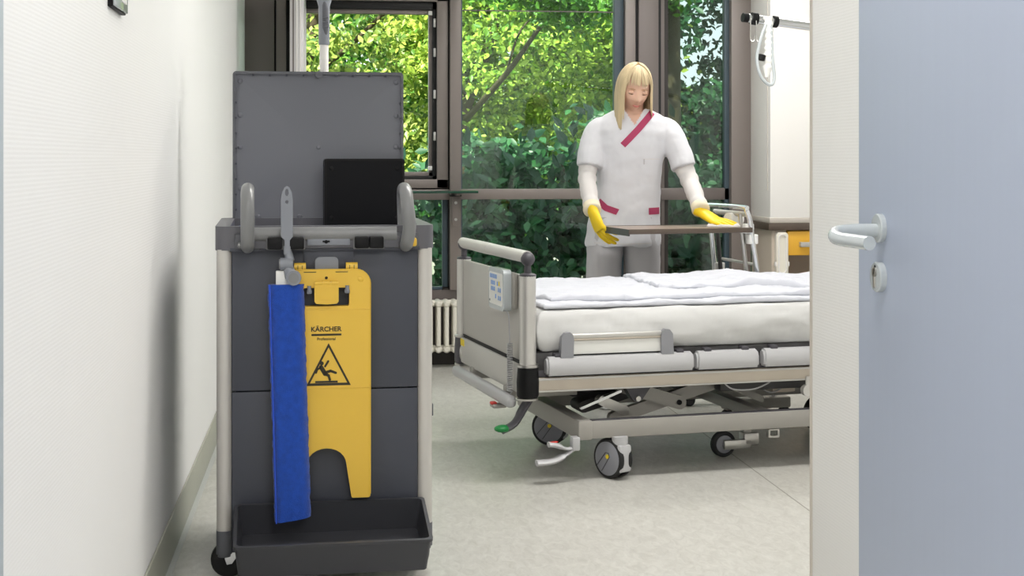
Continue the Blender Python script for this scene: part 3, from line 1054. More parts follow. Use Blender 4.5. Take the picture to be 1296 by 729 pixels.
cyl(bm, (px_, py_, 0.16), (px_, py_, 0.26), 0.019, n=16)
obj('mop_head', bm, M['tool_grey'], mp)

# ================================================================== hospital bed
M.update({
    'bed_panel': mat('warm_grey_laminate', (186, 183, 178), 0.45, var=0.02, vscale=40),
    'bed_light': mat('pale_grey_panel', (198, 196, 191), 0.4),
    'bed_beige': mat('champagne_rail', (196, 186, 172), 0.36, 0.25),
    'guard_grey': mat('mid_grey_guard', (140, 141, 146), 0.4),
    'bed_chassis': mat('grey_chassis', (160, 157, 151), 0.42, 0.2),
    'bed_dark': mat('dark_grey_plastic', (70, 68, 74), 0.4),
    'bed_bumper': mat('light_grey_bumper', (186, 186, 188), 0.4),
    'under': mat('dark_underframe', (58, 57, 58), 0.5),
    'sheet': mat('white_sheet', (203, 203, 202), 0.85, bump=0.25, bscale=26, sheen=0.1),
    'duvet': mat('white_cotton', (200, 202, 210), 0.9, bump=0.3, bscale=45, sheen=0.1),
    'wheel_face': mat('grey_wheel_cover', (140, 141, 148), 0.4),
    'green': mat('green_pedal', (20, 130, 60), 0.4),
    'red': mat('red_pedal', (205, 60, 50), 0.4),
    'yellow_dot': mat('yellow_label', (236, 210, 40), 0.5),
    'blue_key': mat('blue_key', (120, 160, 220), 0.5),
    'cable': mat('grey_cable', (170, 170, 172), 0.5),
})
BED = (0.718, 5.201, 0)
BR = 8.96
bed = thing('hospital_bed', 'grey adjustable hospital bed with white mattress on castors', 'bed', BED, BR)
BWID = 0.93
# foot end: posts, panels, handle rail
for y in (0.0, BWID):
    bm = new_bm()
    cyl(bm, (0, y, 0.425), (0, y, 0.755), 0.030, n=28)
    po = obj('end_post', bm, M['alu'], bed)
    bm = new_bm()
    lathe(bm, [(0, 0.030), (0.006, 0.031), (0.010, 0.024), (0.012, 0.013), (0.045, 0.012)], (0, y, 0.753), (0, y, 1), 20)
    ellipsoid(bm, (0, y, 0.815), (0.026, 0.026, 0.026), 18, 12)
    obj('rail_knob', bm, M['bed_dark'], po)
    bm = new_bm()
    lathe(bm, [(0, 0.026), (0.004, 0.036), (0.012, 0.040), (0.06, 0.041), (0.115, 0.037)], (0, y, 0.312), (0, y, 1), 28)
    obj('post_sleeve', bm, M['black'] if y == 0 else M['bed_dark'], po)
    bm = new_bm()
    lathe(bm, [(0, 0.037), (0.002, 0.040), (0.010, 0.040), (0.012, 0.036)], (0, y, 0.424), (0, y, 1), 28)
    obj('post_ring', bm, M['steel'], po)
    bm = new_bm()
    lathe(bm, [(0, 0.020), (0.003, 0.038), (0.010, 0.040), (0.012, 0.036)], (0, y, 0.304), (0, y, 1), 28)
    obj('post_ring', bm, M['steel'], po)
bm = new_bm()
cyl(bm, (-0.002, 0.0, 0.822), (-0.002, BWID + 0.01, 0.822), 0.0225, n=24)
obj('push_rail', bm, M['bed_light'], bed)
bm = new_bm()
cyl(bm, (-0.002, 0.5, 0.822), (-0.002, 0.72, 0.822), 0.0235, n=24)
obj('rail_grip', bm, M['bed_light'], bed)
bm = new_bm()
box(bm, (-0.010, 0.028, 0.440), (0.010, BWID - 0.028, 0.752), 0.004)
fp_ = obj('foot_panel', bm, M['bed_panel'], bed)
bm = new_bm()
box(bm, (-0.022, 0.03, 0.322), (0.014, BWID + 0.03, 0.428), 0.006)
lp = obj('lower_foot_panel', bm, M['bed_light'], bed)
bm = new_bm()
box(bm, (-0.030, BWID + 0.015, 0.325), (0.020, BWID + 0.045, 0.43), 0.013, 3)
obj('corner_buffer', bm, M['bed_dark'], lp)
B('warning_sticker', M['yellow_dot'], lp, (-0.0232, BWID - 0.09, 0.395), (-0.0218, BWID - 0.015, 0.423))
bm = new_bm()
ellipsoid(bm, (-0.022, BWID - 0.03, 0.362), (0.006, 0.02, 0.028), 16, 10)
obj('panel_cap', bm, M['steel'], lp)
B('panel_gap', M['black'], bed, (-0.012, 0.03, 0.428), (0.008, BWID - 0.03, 0.441))
bm = new_bm()
box(bm, (-0.062, 0.06, 0.268), (-0.022, BWID - 0.03, 0.312), 0.016, 3)
bb_ = obj('foot_bumper', bm, M['bed_bumper'], bed)
for y in (0.2, 0.7):
    B('bumper_bracket', M['bed_chassis'], bb_, (-0.03, y - 0.02, 0.285), (0.25, y + 0.02, 0.33), 0.003)
# pedals at the foot end
bm = new_bm()
tube(bm, smooth_path([(0.03, 0.055, 0.31), (0.0, 0.052, 0.27), (-0.035, 0.05, 0.215), (-0.085, 0.05, 0.190)], 5), [0.024] * 8 + [0.021] * 8, 12, flat=0.6)
pe = obj('pedal_lever', bm, M['bed_dark'], bed)
bm = new_bm()
ellipsoid(bm, (-0.080, 0.05, 0.198), (0.032, 0.026, 0.014), 16, 10)
obj('pedal_pad', bm, M['green'], pe)
bm = new_bm()
box(bm, (-0.075, 0.20, 0.245), (-0.02, 0.25, 0.260), 0.006)
pe2 = obj('pedal_lever', bm, M['bed_chassis'], bed)
B('pedal_pad', M['red'], pe2, (-0.078, 0.21, 0.256), (-0.055, 0.24, 0.268), 0.005)
# hand control hung on the foot panel
ry = lambda q: 0.105 + (q - 0.165) * 0.78
rc = thing('bed_control_panel', 'pale grey nurse control handset with blue keys hooked on the foot panel', 'control', BED, BR)
YZ = Matrix(((0, 1, 0, 0), (1, 0, 0, 0), (0, 0, 1, 0), (0, 0, 0, 1)))     # outline in y-z, thickness along x
bm = new_bm()
prism(bm, round_rect(ry(0.165), 0.615, ry(0.435), 0.768, 0.022, 6), (), -0.060, -0.030, mtx=YZ)
bd = obj('housing', bm, M['enamel'], rc, smooth=50)
bm = new_bm()
prism(bm, round_rect(ry(0.185), 0.632, ry(0.42), 0.752, 0.012, 5), (), -0.0612, -0.0598, mtx=YZ)
obj('keypad', bm, M['white_plastic'], bd)
bm = new_bm()
box(bm, (-0.031, ry(0.14), 0.625), (-0.010, ry(0.40), 0.758), 0.006)
obj('hook_plate', bm, M['bed_chassis'], rc)
key_bm = new_bm()
box(key_bm, (-0.0626, -0.006, -0.008), (-0.0610, 0.006, 0.008), 0.0005)
key0 = None
for (yy, zz) in [(0.395 - 0.026 * i, 0.737) for i in range(5)] + [(0.375 - 0.026 * i, 0.712) for i in range(3)] + [(0.375 - 0.026 * i, 0.690) for i in range(3)] + \
        [(0.27, 0.712), (0.22, 0.690), (0.25, 0.690), (0.30, 0.664), (0.25, 0.660), (0.22, 0.660)]:
    if key0 is None:
        key0 = obj('key', key_bm, M['blue_key'], bd)
        k_ = key0
    else:
        k_ = dup(key0, bd)
    k_.location = (0, ry(yy), zz)
bm = new_bm()
box(bm, (-0.0626, ry(0.233), 0.705), (-0.061, ry(0.250), 0.722), 0.001)
obj('key', bm, M['yellow_dot'], bd)
bm = new_bm()
box(bm, (-0.0626, ry(0.40), 0.640), (-0.061, ry(0.412), 0.648))
obj('indicator', bm, M['bed_dark'], bd)
cab = [(-0.045, 0.12, 0.62), (-0.042, 0.10, 0.60), (-0.040, 0.095, 0.50)]
for i in range(22 * 10):
    a = 2 * math.pi * i / 10
    cab.append((-0.040 + 0.009 * math.cos(a), 0.095 + 0.009 * math.sin(a), 0.50 - 0.175 * i / 220))
cab += [(-0.04, 0.09, 0.315), (-0.04, 0.07, 0.295), (-0.02, 0.05, 0.298), (0.0, 0.03, 0.305)]
bm = new_bm()
tube(bm, cab, 0.0028, 6)
obj('coiled_cable', bm, M['cable'], rc)

# upper frame
for y in (0.005, BWID - 0.035):
    bm = new_bm()
    box(bm, (0.03, y, 0.330), (2.08, y + 0.03, 0.382), 0.005)
    sf = obj('side_frame', bm, M['bed_beige'], bed)
    bm = new_bm()
    box(bm, (0.03, y - 0.003, 0.372), (2.08, y, 0.380), 0.001)
    box(bm, (0.03, y - 0.003, 0.330), (2.08, y, 0.336), 0.001)
    obj('frame_lip', bm, M['alu'], sf)
B('under_panel', M['under'], bed, (0.06, 0.06, 0.345), (2.05, BWID - 0.06, 0.39))
B('mattress_base', M['under'], bed, (0.03, 0.02, 0.40), (2.05, BWID - 0.02, 0.474), 0.01)
for y in (0.02, BWID - 0.05):
    B('base_rail', M['bed_dark'], bed, (0.04, y, 0.382), (2.05, y + 0.03, 0.41), 0.004)
# folded-down safety sides: long and short grey bars, with the raised stub guard
for (x0, x1) in ((0.066, 0.640), (0.652, 0.905), (0.925, 1.45), (1.465, 2.02)):
    bm = new_bm()
    prism(bm, [(-0.022, 0.392), (0.020, 0.392), (0.022, 0.440), (0.016, 0.455), (0.0, 0.460), (-0.018, 0.455), (-0.028, 0.436), (-0.028, 0.402)], (), x0, x1, mtx=YZ)
    bmesh.ops.bevel(bm, geom=[e for e in bm.edges if abs(e.verts[0].co.x - e.verts[1].co.x) < 1e-5 and len(e.link_faces) == 2 and e.calc_face_angle(0) > 1.0],
                    offset=0.008, segments=3, affect='EDGES')
    sgd = obj('side_guard_bar', bm, M['bed_bumper'], bed)
    for xx in (x0 + 0.05, x1 - 0.05):
        B('guard_bracket', M['bed_dark'], sgd, (xx - 0.015, -0.01, 0.452), (xx + 0.015, 0.03, 0.470), 0.004)
for (x0, x1) in ((0.120, 0.560),):
    for xx, s_ in ((x0, 1), (x1, -1)):
        bm = new_bm()
        o_ = [(0.0, 0.455), (0.048, 0.455), (0.05, 0.52), (0.046, 0.538), (0.035, 0.548), (0.016, 0.545), (0.004, 0.53)]
        prism(bm, [(xx + s_ * a, b) for a, b in o_], (), -0.020, 0.012)
        obj('guard_post', bm, M['guard_grey'], bed)
    bm = new_bm()
    box(bm, (x0 + 0.04, -0.012, 0.520), (x1 - 0.04, 0.008, 0.540), 0.006, 3)
    obj('guard_rail', bm, M['alu'], bed)
    B('guard_rail_strip', M['bed_beige'], bed, (x0 + 0.045, -0.014, 0.516), (x1 - 0.045, 0.004, 0.521), 0.001)
    B('guard_infill', M['white_plastic'], bed, (x0 + 0.045, -0.008, 0.465), (x1 - 0.045, 0.006, 0.515), 0.003)
# far-side guard bars
for (x0, x1) in ((0.066, 0.95), (0.97, 2.02)):
    B('side_guard_bar', M['bed_bumper'], bed, (x0, BWID - 0.01, 0.395), (x1, BWID + 0.025, 0.458), 0.015)
# chassis
for y in (-0.005, 0.70):
    B('chassis_rail', M['bed_chassis'], bed, (0.235, y, 0.153), (1.95, y + 0.035, 0.218), 0.004)
    B('rail_edge', M['bed_dark'], bed, (0.245, y + 0.004, 0.217), (1.95, y + 0.03, 0.221))
for x in (0.190, 1.88):
    bm = new_bm()
    box(bm, (x, -0.012, 0.150), (x + 0.055, 0.78, 0.222), 0.007)
    obj('chassis_cross_beam', bm, M['bed_chassis'], bed)
# scissor lift
def arm(y, a, b, w, t=0.014, m=None, name='lift_arm'):
    bm = new_bm()
    d = Vector((b[0] - a[0], b[1] - a[1]))
    L = d.length
    q = math.atan2(d.y, d.x)
    pts = [(-w * 0.5 * math.sin(R(k)), w * 0.5 * math.cos(R(k))) for k in range(0, 181, 30)]
    pts += [(L + w * 0.5 * math.sin(R(k)), -w * 0.5 * math.cos(R(k))) for k in range(0, 181, 30)]
    P_ = [(a[0] + x * math.cos(q) - z * math.sin(q), a[1] + x * math.sin(q) + z * math.cos(q)) for x, z in pts]
    prism(bm, P_, (), y - t, y + t)
    o = obj(name, bm, m or M['bed_chassis'], bed)
    return o
ar = arm(0.16, (0.42, 0.315), (0.655, 0.242), 0.052)
bm = new_bm()
cyl(bm, (0.650, 0.140, 0.244), (0.650, 0.148, 0.244), 0.010, n=14)
obj('pivot_pin', bm, M['black'], ar)
arm(0.19, (0.40, 0.190), (0.86, 0.320), 0.048)
arm(0.60, (0.42, 0.315), (0.70, 0.235), 0.05)
arm(0.60, (0.40, 0.190), (0.90, 0.322), 0.048)
arm(0.30, (0.30, 0.225), (0.62, 0.31), 0.045, 0.05, M['under'], 'lift_link')
arm(0.12, (0.245, 0.245), (0.40, 0.302), 0.010, 0.006, M['chrome'], 'gas_strut')
arm(0.14, (0.33, 0.268), (0.42, 0.228), 0.036, 0.02, M['steel'], 'actuator')
bm = new_bm()
prism(bm, [(0.40, 0.335), (0.52, 0.335), (0.475, 0.275), (0.455, 0.262), (0.435, 0.275)], (), 0.08, 0.13)
bk = obj('lift_bracket', bm, M['bed_dark'], bed)
bm = new_bm()
cyl(bm, (0.455, 0.070, 0.278), (0.455, 0.085, 0.278), 0.010, n=12)
obj('bracket_bolt', bm, M['steel'], bk)
arm(0.25, (0.86, 0.30), (1.04, 0.225), 0.026, 0.012, M['bed_chassis'], 'lift_link')
B('motor_box', M['under'], bed, (0.70, 0.30, 0.265), (1.05, 0.55, 0.34), 0.008)
B('cross_tube', M['under'], bed, (0.80, 0.10, 0.285), (1.9, 0.16, 0.330), 0.006)
B('cross_tube', M['under'], bed, (0.30, 0.40, 0.24), (0.62, 0.46, 0.31), 0.006)
B('control_box', M['bed_beige'], bed, (1.12, 0.30, 0.235), (1.22, 0.38, 0.275), 0.004)
bm = new_bm()
tube(bm, smooth_path([(0.78, 0.03, 0.335), (0.82, 0.03, 0.305), (0.90, 0.03, 0.300), (0.96, 0.03, 0.318), (0.99, 0.03, 0.338)], 6), 0.003, 8)
obj('hanging_cable', bm, M['cable'], bed)
bm = new_bm()
tube(bm, smooth_path([(1.02, 0.20, 0.335), (1.02, 0.20, 0.28), (1.06, 0.20, 0.255), (1.11, 0.20, 0.275), (1.105, 0.20, 0.335)], 6), 0.0035, 8)
obj('hanging_cable', bm, M['cable'], bed)
bm = new_bm()
cyl(bm, (1.12, -0.005, 0.290), (1.12, 0.02, 0.290), 0.022, n=20)
box(bm, (1.11, -0.004, 0.29), (1.14, 0.004, 0.345), 0.003)
obj('drip_hook', bm, M['bed_light'], bed)
bm = new_bm()
prism(bm, round_rect(0.955, 0.118, 1.0, 0.150, 0.004), (round_rect(0.962, 0.125, 0.993, 0.145, 0.003),), 0.0, 0.02)
obj('locking_plate', bm, M['steel'], bed)

# castors with grey covers
def bed_caster(x, y, ang, name='castor'):
    e = bpy.data.objects.new(name, None)
    COL.objects.link(e)
    e.parent = bed
    e.location = (x, y, 0)
    e.rotation_euler = (0, 0, R(ang))
    r = 0.074
    for k in (-1, 1):
        bm = new_bm()
        lathe(bm, [(-0.010, r * 0.86), (-0.009, r * 0.96), (-0.004, r), (0.005, r), (0.010, r * 0.95)], (-0.035, k * 0.021, r), (-0.035, k * 0.021 + k, r), 36)
        w = obj('wheel', bm, M['rubber'], e)
        bm = new_bm()
        lathe(bm, [(-0.002, r * 0.84), (0.0015, r * 0.84), (0.003, r * 0.80), (0.004, 0.0)], (-0.035, k * 0.030, r), (-0.035, k * 0.030 + k, r), 36)
        obj('wheel_cover', bm, M['wheel_face'], w)
        bm = new_bm()
        yy = k * 0.0345
        tube(bm, [(-0.085, yy, r - 0.030), (-0.040, yy, r + 0.022), (-0.025, yy, r + 0.022), (-0.020, yy, r + 0.008), (-0.06, yy, r - 0.048)], 0.0015, 6)
        obj('cover_groove', bm, M['bed_dark'], w)
        bm = new_bm()
        cyl(bm, (-0.030, k * 0.032, r + 0.008), (-0.030, k * 0.0362, r + 0.008), 0.008, n=14)
        obj('cover_dot', bm, M['yellow_dot'], w)
    bm = new_bm()
    box(bm, (-0.03, -0.011, r - 0.02), (0.028, 0.011, 0.135), 0.006)
    cyl(bm, (0, 0, 0.115), (0, 0, 0.158), 0.030, 0.030, 22)
    box(bm, (0.004, -0.03, r - 0.045), (0.034, 0.03, 0.13), 0.010)
    obj('castor_fork', bm, M['bed_bumper'], e)
    return e
bed_caster(0.352, -0.005, -66)
bed_caster(0.335, 0.665, -35)
bed_caster(1.55, 0.012, 150)
bed_caster(1.55, 0.665, 20)
# fifth wheel in the middle
bm = new_bm()
lathe(bm, [(-0.014, 0.036), (-0.013, 0.046), (-0.008, 0.051), (0.008, 0.051), (0.013, 0.046), (0.014, 0.036)], (0.885, 0.26, 0.051), (0.885, -1, 0.051), 30)
fw = obj('centre_wheel', bm, M['rubber'], bed)
bm = new_bm()
lathe(bm, [(0, 0.036), (0.003, 0.034), (0.004, 0.012), (0.01, 0.011)], (0.885, 0.247, 0.051), (0.885, -1, 0.051), 24)
obj('wheel_cover', bm, M['wheel_face'], fw)
bm = new_bm()
box(bm, (0.875, 0.222, 0.034), (0.99, 0.238, 0.070), 0.003)
box(bm, (0.96, 0.222, 0.045), (1.025, 0.28, 0.095), 0.006)
box(bm, (0.965, 0.24, 0.09), (1.0, 0.28, 0.17), 0.004)
obj('wheel_bracket', bm, M['steel'], fw)
B('chassis_cross_beam', M['bed_chassis'], bed, (0.955, 0.02, 0.165), (1.005, 0.72, 0.210), 0.004)
# brake pedal at the near corner
bm = new_bm()
box(bm, (0.165, -0.02, 0.115), (0.195, 0.02, 0.165), 0.006)
tube(bm, smooth_path([(0.19, 0.0, 0.128), (0.15, -0.005, 0.122), (0.10, -0.01, 0.140), (0.075, -0.01, 0.143)], 5), [0.013] * 8 + [0.020] * 8, 10, flat=0.5)
tube(bm, smooth_path([(0.185, 0.0, 0.125), (0.14, -0.005, 0.100), (0.09, -0.01, 0.082), (0.03, -0.01, 0.078)], 5), [0.013] * 6 + [0.022] * 10, 10, flat=0.5)
bp_ = obj('brake_pedal', bm, M['bed_bumper'], bed)
bm = new_bm()
ellipsoid(bm, (0.095, -0.012, 0.151), (0.018, 0.008, 0.003), 12, 8)
obj('pedal_mark', bm, M['red'], bp_)
# head end
B('head_panel', M['bed_panel'], bed, (2.10, 0.02, 0.33), (2.13, BWID - 0.02, 0.95), 0.008)
for y in (0.0, BWID):
    bm = new_bm()
    cyl(bm, (2.115, y, 0.33), (2.115, y, 0.97), 0.028, n=20)
    obj('end_post', bm, M['alu'], bed)
B('head_frame', M['bed_chassis'], bed, (2.02, 0.05, 0.33), (2.11, BWID - 0.05, 0.39), 0.005)
# lifting pole over the bed
LPY = 0.35
bm = new_bm()
tube(bm, smooth_path([(2.16, LPY, 0.33), (2.16, LPY, 1.0), (2.15, LPY, 1.45), (2.05, LPY, 1.62), (1.85, LPY, 1.67), (1.35, LPY, 1.715), (1.03, LPY, 1.746)], 6), 0.0175, 20)
obj('lifting_pole', bm, M['chrome'], bed)
bm = new_bm()
cyl(bm, (1.035, LPY, 1.7455), (1.012, LPY, 1.7475), 0.0185, n=20)
obj('pole_end_cap', bm, M['black'], bed)

# ---- mattress with fitted sheet
def soft_slab(x0, x1, y0, y1, z0, z1, nx, ny, r, amp, sc, seed, sag=None):
    """cushion-like slab: superelliptic edges, wrinkled"""
    bm = new_bm()
    off = Vector((seed * 7.3, seed * 3.1, seed * 1.7))
    def pt(u, v, top):
        # u, v in -1..1 with the margin rolled over
        x = x0 + (x1 - x0) * (u + 1) / 2
        y = y0 + (y1 - y0) * (v + 1) / 2
        dx = min(x - x0, x1 - x)
        dy = min(y - y0, y1 - y)
        d = min(dx, dy)
        t = 1.0 if d >= r else math.sqrt(max(0, 1 - (1 - d / r) ** 2))
        zc, h = (z0 + z1) / 2, (z1 - z0) / 2
        z = zc + (h * t if top else -h * t)
        if top:
            p = Vector((x, y, 0)) * sc + off
            w = noise.fractal(p, 1.0, 2.0, 4) * amp
            w += abs(noise.noise(p * 0.6 + Vector((5, 5, 5)))) * amp * 1.2
            z += w * t
            if sag:
                z += sag(x, y) * t
        return (x, y, z)
    def axis(n, lo, hi):
        e = r / (hi - lo)
        k = 6
        a = [e * (1 - math.cos(math.pi / 2 * i / k)) for i in range(k)]
        mid = [e + (1 - 2 * e) * i / (n - 1) for i in range(n)]
        return [2 * q - 1 for q in (a + mid + [1 - q for q in a[::-1]])]
    U, Vv = axis(nx, x0, x1), axis(ny, y0, y1)
    top = [[bm.verts.new(pt(u, v, True)) for v in Vv] for u in U]
    bot = [[(top[i][j] if i in (0, len(U) - 1) or j in (0, len(Vv) - 1) else bm.verts.new(pt(u, v, False)))
            for j, v in enumerate(Vv)] for i, u in enumerate(U)]
    for g, flip in ((top, False), (bot, True)):
        for i in range(len(U) - 1):
            for j in range(len(Vv) - 1):
                f = [g[i][j], g[i + 1][j], g[i + 1][j + 1], g[i][j + 1]]
                bm.faces.new(f[::-1] if flip else f)
    return bm

mat_bm = soft_slab(0.035, 2.07, 0.0, BWID, 0.472, 0.624, 90, 40, 0.040, 0.003, 9.0, 1)
for v in mat_bm.verts:          # stretch folds on the sides of the sheet
    if v.co.y < 0.06 and v.co.z < 0.61:
        v.co.y += 0.010 * noise.noise(Vector((v.co.x * 5, v.co.z * 24, 0.3))) + 0.007 * noise.noise(Vector((v.co.x * 20 + v.co.z * 14, v.co.z * 30, 2.0)))
mtr = obj('mattress', mat_bm, M['sheet'], smooth=80)
mtr.location = BED
mtr.rotation_euler = (0, 0, R(BR))
tag(mtr, 'white sheeted mattress lying on the hospital bed', 'mattress')

# folded duvet: layers lying on each other
dv = thing('folded_duvet', 'white folded duvet lying in layers on the mattress', 'duvet', BED, BR)
hump = lambda x, y: 0.010 * math.exp(-((x - 1.10) / 0.16) ** 2 - ((y - 0.62) / 0.30) ** 2)
def crease(v, k, seed, amp):
    """long soft creases across the cloth"""
    v.co.z += amp * max(0.0, noise.noise(Vector((v.co.x * k + v.co.y * 1.3 * k, v.co.y * k * 0.3, seed)))) ** 1.3
def rumple(v, amp, seed):
    """soft crumples: ridged noise in two sizes, stretched along the bed"""
    p = Vector((v.co.x * 5.0, v.co.y * 8.0, seed))
    w = (1 - abs(noise.noise(p))) ** 3 * 0.9 + (1 - abs(noise.noise(p * 2.7 + Vector((3, 1, 0))))) ** 4 * 0.45
    v.co.z += amp * (w - 0.45)
def edge_wave(v, y_lim, seed, amp):
    if v.co.y < y_lim:
        v.co.y += amp * noise.noise(Vector((v.co.x * 3.4, 0.4, seed))) + amp * 0.5 * noise.noise(Vector((v.co.x * 9, 0.4, seed)))
b1 = soft_slab(0.070, 1.70, 0.040, 0.90, 0.628, 0.644, 170, 80, 0.010, 0.003, 9.0, 2)
for v in b1.verts:
    edge_wave(v, 0.4, 1.0, 0.03)
    v.co.x += 0.03 * noise.noise(Vector((v.co.y * 5, 2.0, 1.0))) if v.co.x < 0.4 else 0
    if v.co.z > 0.638:
        rumple(v, 0.008, 3.0)
obj('lower_layer', b1, M['duvet'], dv, smooth=80)
b2 = soft_slab(0.10, 1.68, 0.085, 0.88, 0.644, 0.662, 170, 80, 0.010, 0.003, 10.0, 3, hump)
for v in b2.verts:
    edge_wave(v, 0.4, 5.0, 0.04)
    v.co.y += 0.10 * max(0.0, 0.45 - v.co.x) if v.co.y < 0.4 else 0
    v.co.x += 0.05 * noise.noise(Vector((v.co.y * 4, 7.0, 1.0))) if v.co.x < 0.4 else 0
    if v.co.z > 0.656:
        rumple(v, 0.012, 8.0)
obj('upper_layer', b2, M['duvet'], dv, smooth=80)
b3 = soft_slab(0.66, 1.46, 0.30, 0.84, 0.660, 0.676, 110, 70, 0.010, 0.003, 9.0, 5,
               lambda x, y: 0.018 * math.exp(-((x - 1.10) / 0.12) ** 2))
for v in b3.verts:
    edge_wave(v, 0.5, 9.0, 0.04)
    v.co.y += -0.20 * (v.co.x - 0.9)
    v.co.x += 0.10 * (v.co.y - 0.5)
    if v.co.z > 0.671:
        rumple(v, 0.014, 5.0)
    v.co.z -= 0.018 * max(0.0, v.co.x - 1.15) / 0.25
obj('turned_back_fold', b3, M['duvet'], dv, smooth=80)

# ---- triangle grab handle with its white strap, hanging from the lifting pole
gh = thing('grab_handle', 'white strap and loop grab handle hanging from the chrome lifting pole', 'grab handle', BED, BR)
bm = new_bm()
lathe(bm, [(-0.010, 0.0185), (-0.009, 0.024), (0.009, 0.024), (0.010, 0.0185)], (1.155, LPY, 1.7335), (1.255, LPY, 1.7237), 20)
obj('pole_clamp', bm, M['black'], gh)
pts = []
rr = []
for i in range(40):
    t = i / 39
    pts.append((1.112 + 0.006 * math.sin(t * 4), LPY - 0.024, 1.752 - 0.245 * t))
    rr.append(0.019 + 0.0028 * math.sin(t * 62) - (0.008 if t > 0.9 else 0))
bm = new_bm()
tube(bm, pts, rr, 14, flat=0.55, fixed=(1, 0, 0))
obj('strap', bm, M['white_plastic'], gh)
bm = new_bm()
tube(bm, smooth_path([(1.10, LPY - 0.03, 1.72), (1.075, LPY - 0.035, 1.66), (1.058, LPY - 0.036, 1.58), (1.075, LPY - 0.036, 1.51), (1.115, LPY - 0.036, 1.475),
                      (1.135, LPY - 0.034, 1.50), (1.128, LPY - 0.03, 1.60), (1.122, LPY - 0.028, 1.72)], 6), 0.0065, 12)
obj('loop', bm, M['enamel'], gh)
bm = new_bm()
lathe(bm, [(-0.012, 0.013), (-0.010, 0.016), (0.010, 0.016), (0.012, 0.013)], (1.079, LPY - 0.034, 1.585), (1.092, LPY - 0.034, 1.63), 14)
obj('adjuster', bm, M['black'], gh)
hk0 = thing('hanging_hook', 'small wire hooks hanging at the black end of the lifting pole', 'hook', BED, BR)
for x in (1.036, 1.062):
    bm = new_bm()
    tube(bm, smooth_path([(x, LPY - 0.02, 1.745), (x, LPY - 0.023, 1.71), (x, LPY - 0.023, 1.66), (x + 0.006, LPY - 0.03, 1.648), (x + 0.014, LPY - 0.03, 1.656), (x + 0.014, LPY - 0.03, 1.675)], 5), 0.0022, 8)
    obj('hook', bm, M['steel'], hk0)
bm = new_bm()
lathe(bm, [(-0.014, 0.018), (-0.013, 0.025), (0.013, 0.025), (0.014, 0.018)], (1.062, LPY, 1.7435), (1.162, LPY, 1.7337), 20)
obj('hook_clamp', bm, M['black'], hk0)

# ---- overbed table
ob = thing('overbed_table', 'brown topped overbed table on a tilted chrome frame behind the bed', 'table', BED, BR)
bm = new_bm()
prism(bm, [(0.748, 0.935), (1.33, 0.935), (1.33, 1.29), (0.748, 1.29)], (), 0.848, 0.866, mtx=Matrix(((1, 0, 0, 0), (0, 0, 1, 0), (0, 1, 0, 0), (0, 0, 0, 1))))
bmesh.ops.bevel(bm, geom=[e for e in bm.edges], offset=0.003, segments=2, affect='EDGES')
tt = obj('tabletop', bm, mat('taupe_laminate', (150, 132, 118), 0.3, var=0.05, vscale=20), ob)
bm = new_bm()
box(bm, (0.744, 0.93, 0.846), (1.334, 0.936, 0.868), 0.002)
box(bm, (0.744, 1.289, 0.846), (1.334, 1.295, 0.868), 0.002)
box(bm, (1.329, 0.93, 0.846), (1.335, 1.295, 0.868), 0.002)
obj('tabletop_edge', bm, M['brown'], tt)
bm = new_bm()
prism(bm, [(0.741, 0.867), (0.748, 0.867), (0.748, 0.838), (0.741, 0.838)], (), 0.932, 1.293)
obj('table_end_flap', bm, M['under'], tt)
# chrome frame: two pairs of tubes leaning towards the head end
YF, YB = 1.02, 1.27
def tube_part(name, pts, r, m=None, par=None):
    bm = new_bm()
    tube(bm, pts, r, 14)
    return obj(name, bm, m or M['chrome'], par or ob)
tube_part('top_bar', smooth_path([(1.33, YB + 0.12, 0.90), (1.312, YB + 0.12, 0.945), (1.312, YB + 0.09, 0.958), (1.312, YF - 0.04, 0.958), (1.314, YF - 0.07, 0.945), (1.33, YF - 0.07, 0.90)], 5), 0.011)
tube_part('frame_leg', [(1.33, YF - 0.07, 0.90), (1.45, YF - 0.07, 0.10)], 0.012)
tube_part('frame_leg', [(1.33, YB + 0.12, 0.90), (1.41, YB + 0.12, 0.10)], 0.012)
tube_part('inner_leg', [(1.30, YF - 0.03, 0.93), (1.40, YF - 0.03, 0.10)], 0.010, M['steel'])
tube_part('inner_leg', [(1.345, YB + 0.09, 0.93), (1.43, YB + 0.09, 0.10)], 0.010, M['under'])
for z, w in ((0.925, 0.012), (0.63, 0.009), (0.70, 0.007)):
    tube_part('cross_rail', [(1.36 - (z - 0.7) * 0.14, YF - 0.05, z), (1.38 - (z - 0.7) * 0.14, YB + 0.10, z)], w, M['bed_light'])
for (x, y, z) in ((1.40, YF - 0.07, 0.58), (1.375, YB + 0.12, 0.62)):
    B('clamp', M['white_plastic'], ob, (x - 0.026, y - 0.02, z - 0.10), (x + 0.026, y + 0.02, z + 0.06), 0.004)
for (x, y, z) in ((1.33, YF - 0.04, 0.862), (1.345, YF - 0.05, 0.815)):
    B('clamp', M['white_plastic'], ob, (x - 0.022, y - 0.03, z - 0.022), (x + 0.022, y + 0.02, z + 0.022), 0.004)
bm = new_bm()
cyl(bm, (1.30, YF + 0.10, 0.898), (1.37, YF + 0.12, 0.898), 0.030, n=20)
obj('tilt_knob', bm, M['white_plastic'], ob)
B('frame_foot', M['bed_chassis'], ob, (1.20, YF - 0.10, 0.055), (1.52, YF - 0.04, 0.105), 0.008)
B('frame_foot', M['bed_chassis'], ob, (1.20, YB + 0.08, 0.055), (1.52, YB + 0.15, 0.105), 0.008)
B('base_bar', M['bed_chassis'], ob, (1.40, YF - 0.08, 0.06), (1.46, YB + 0.14, 0.10), 0.008)
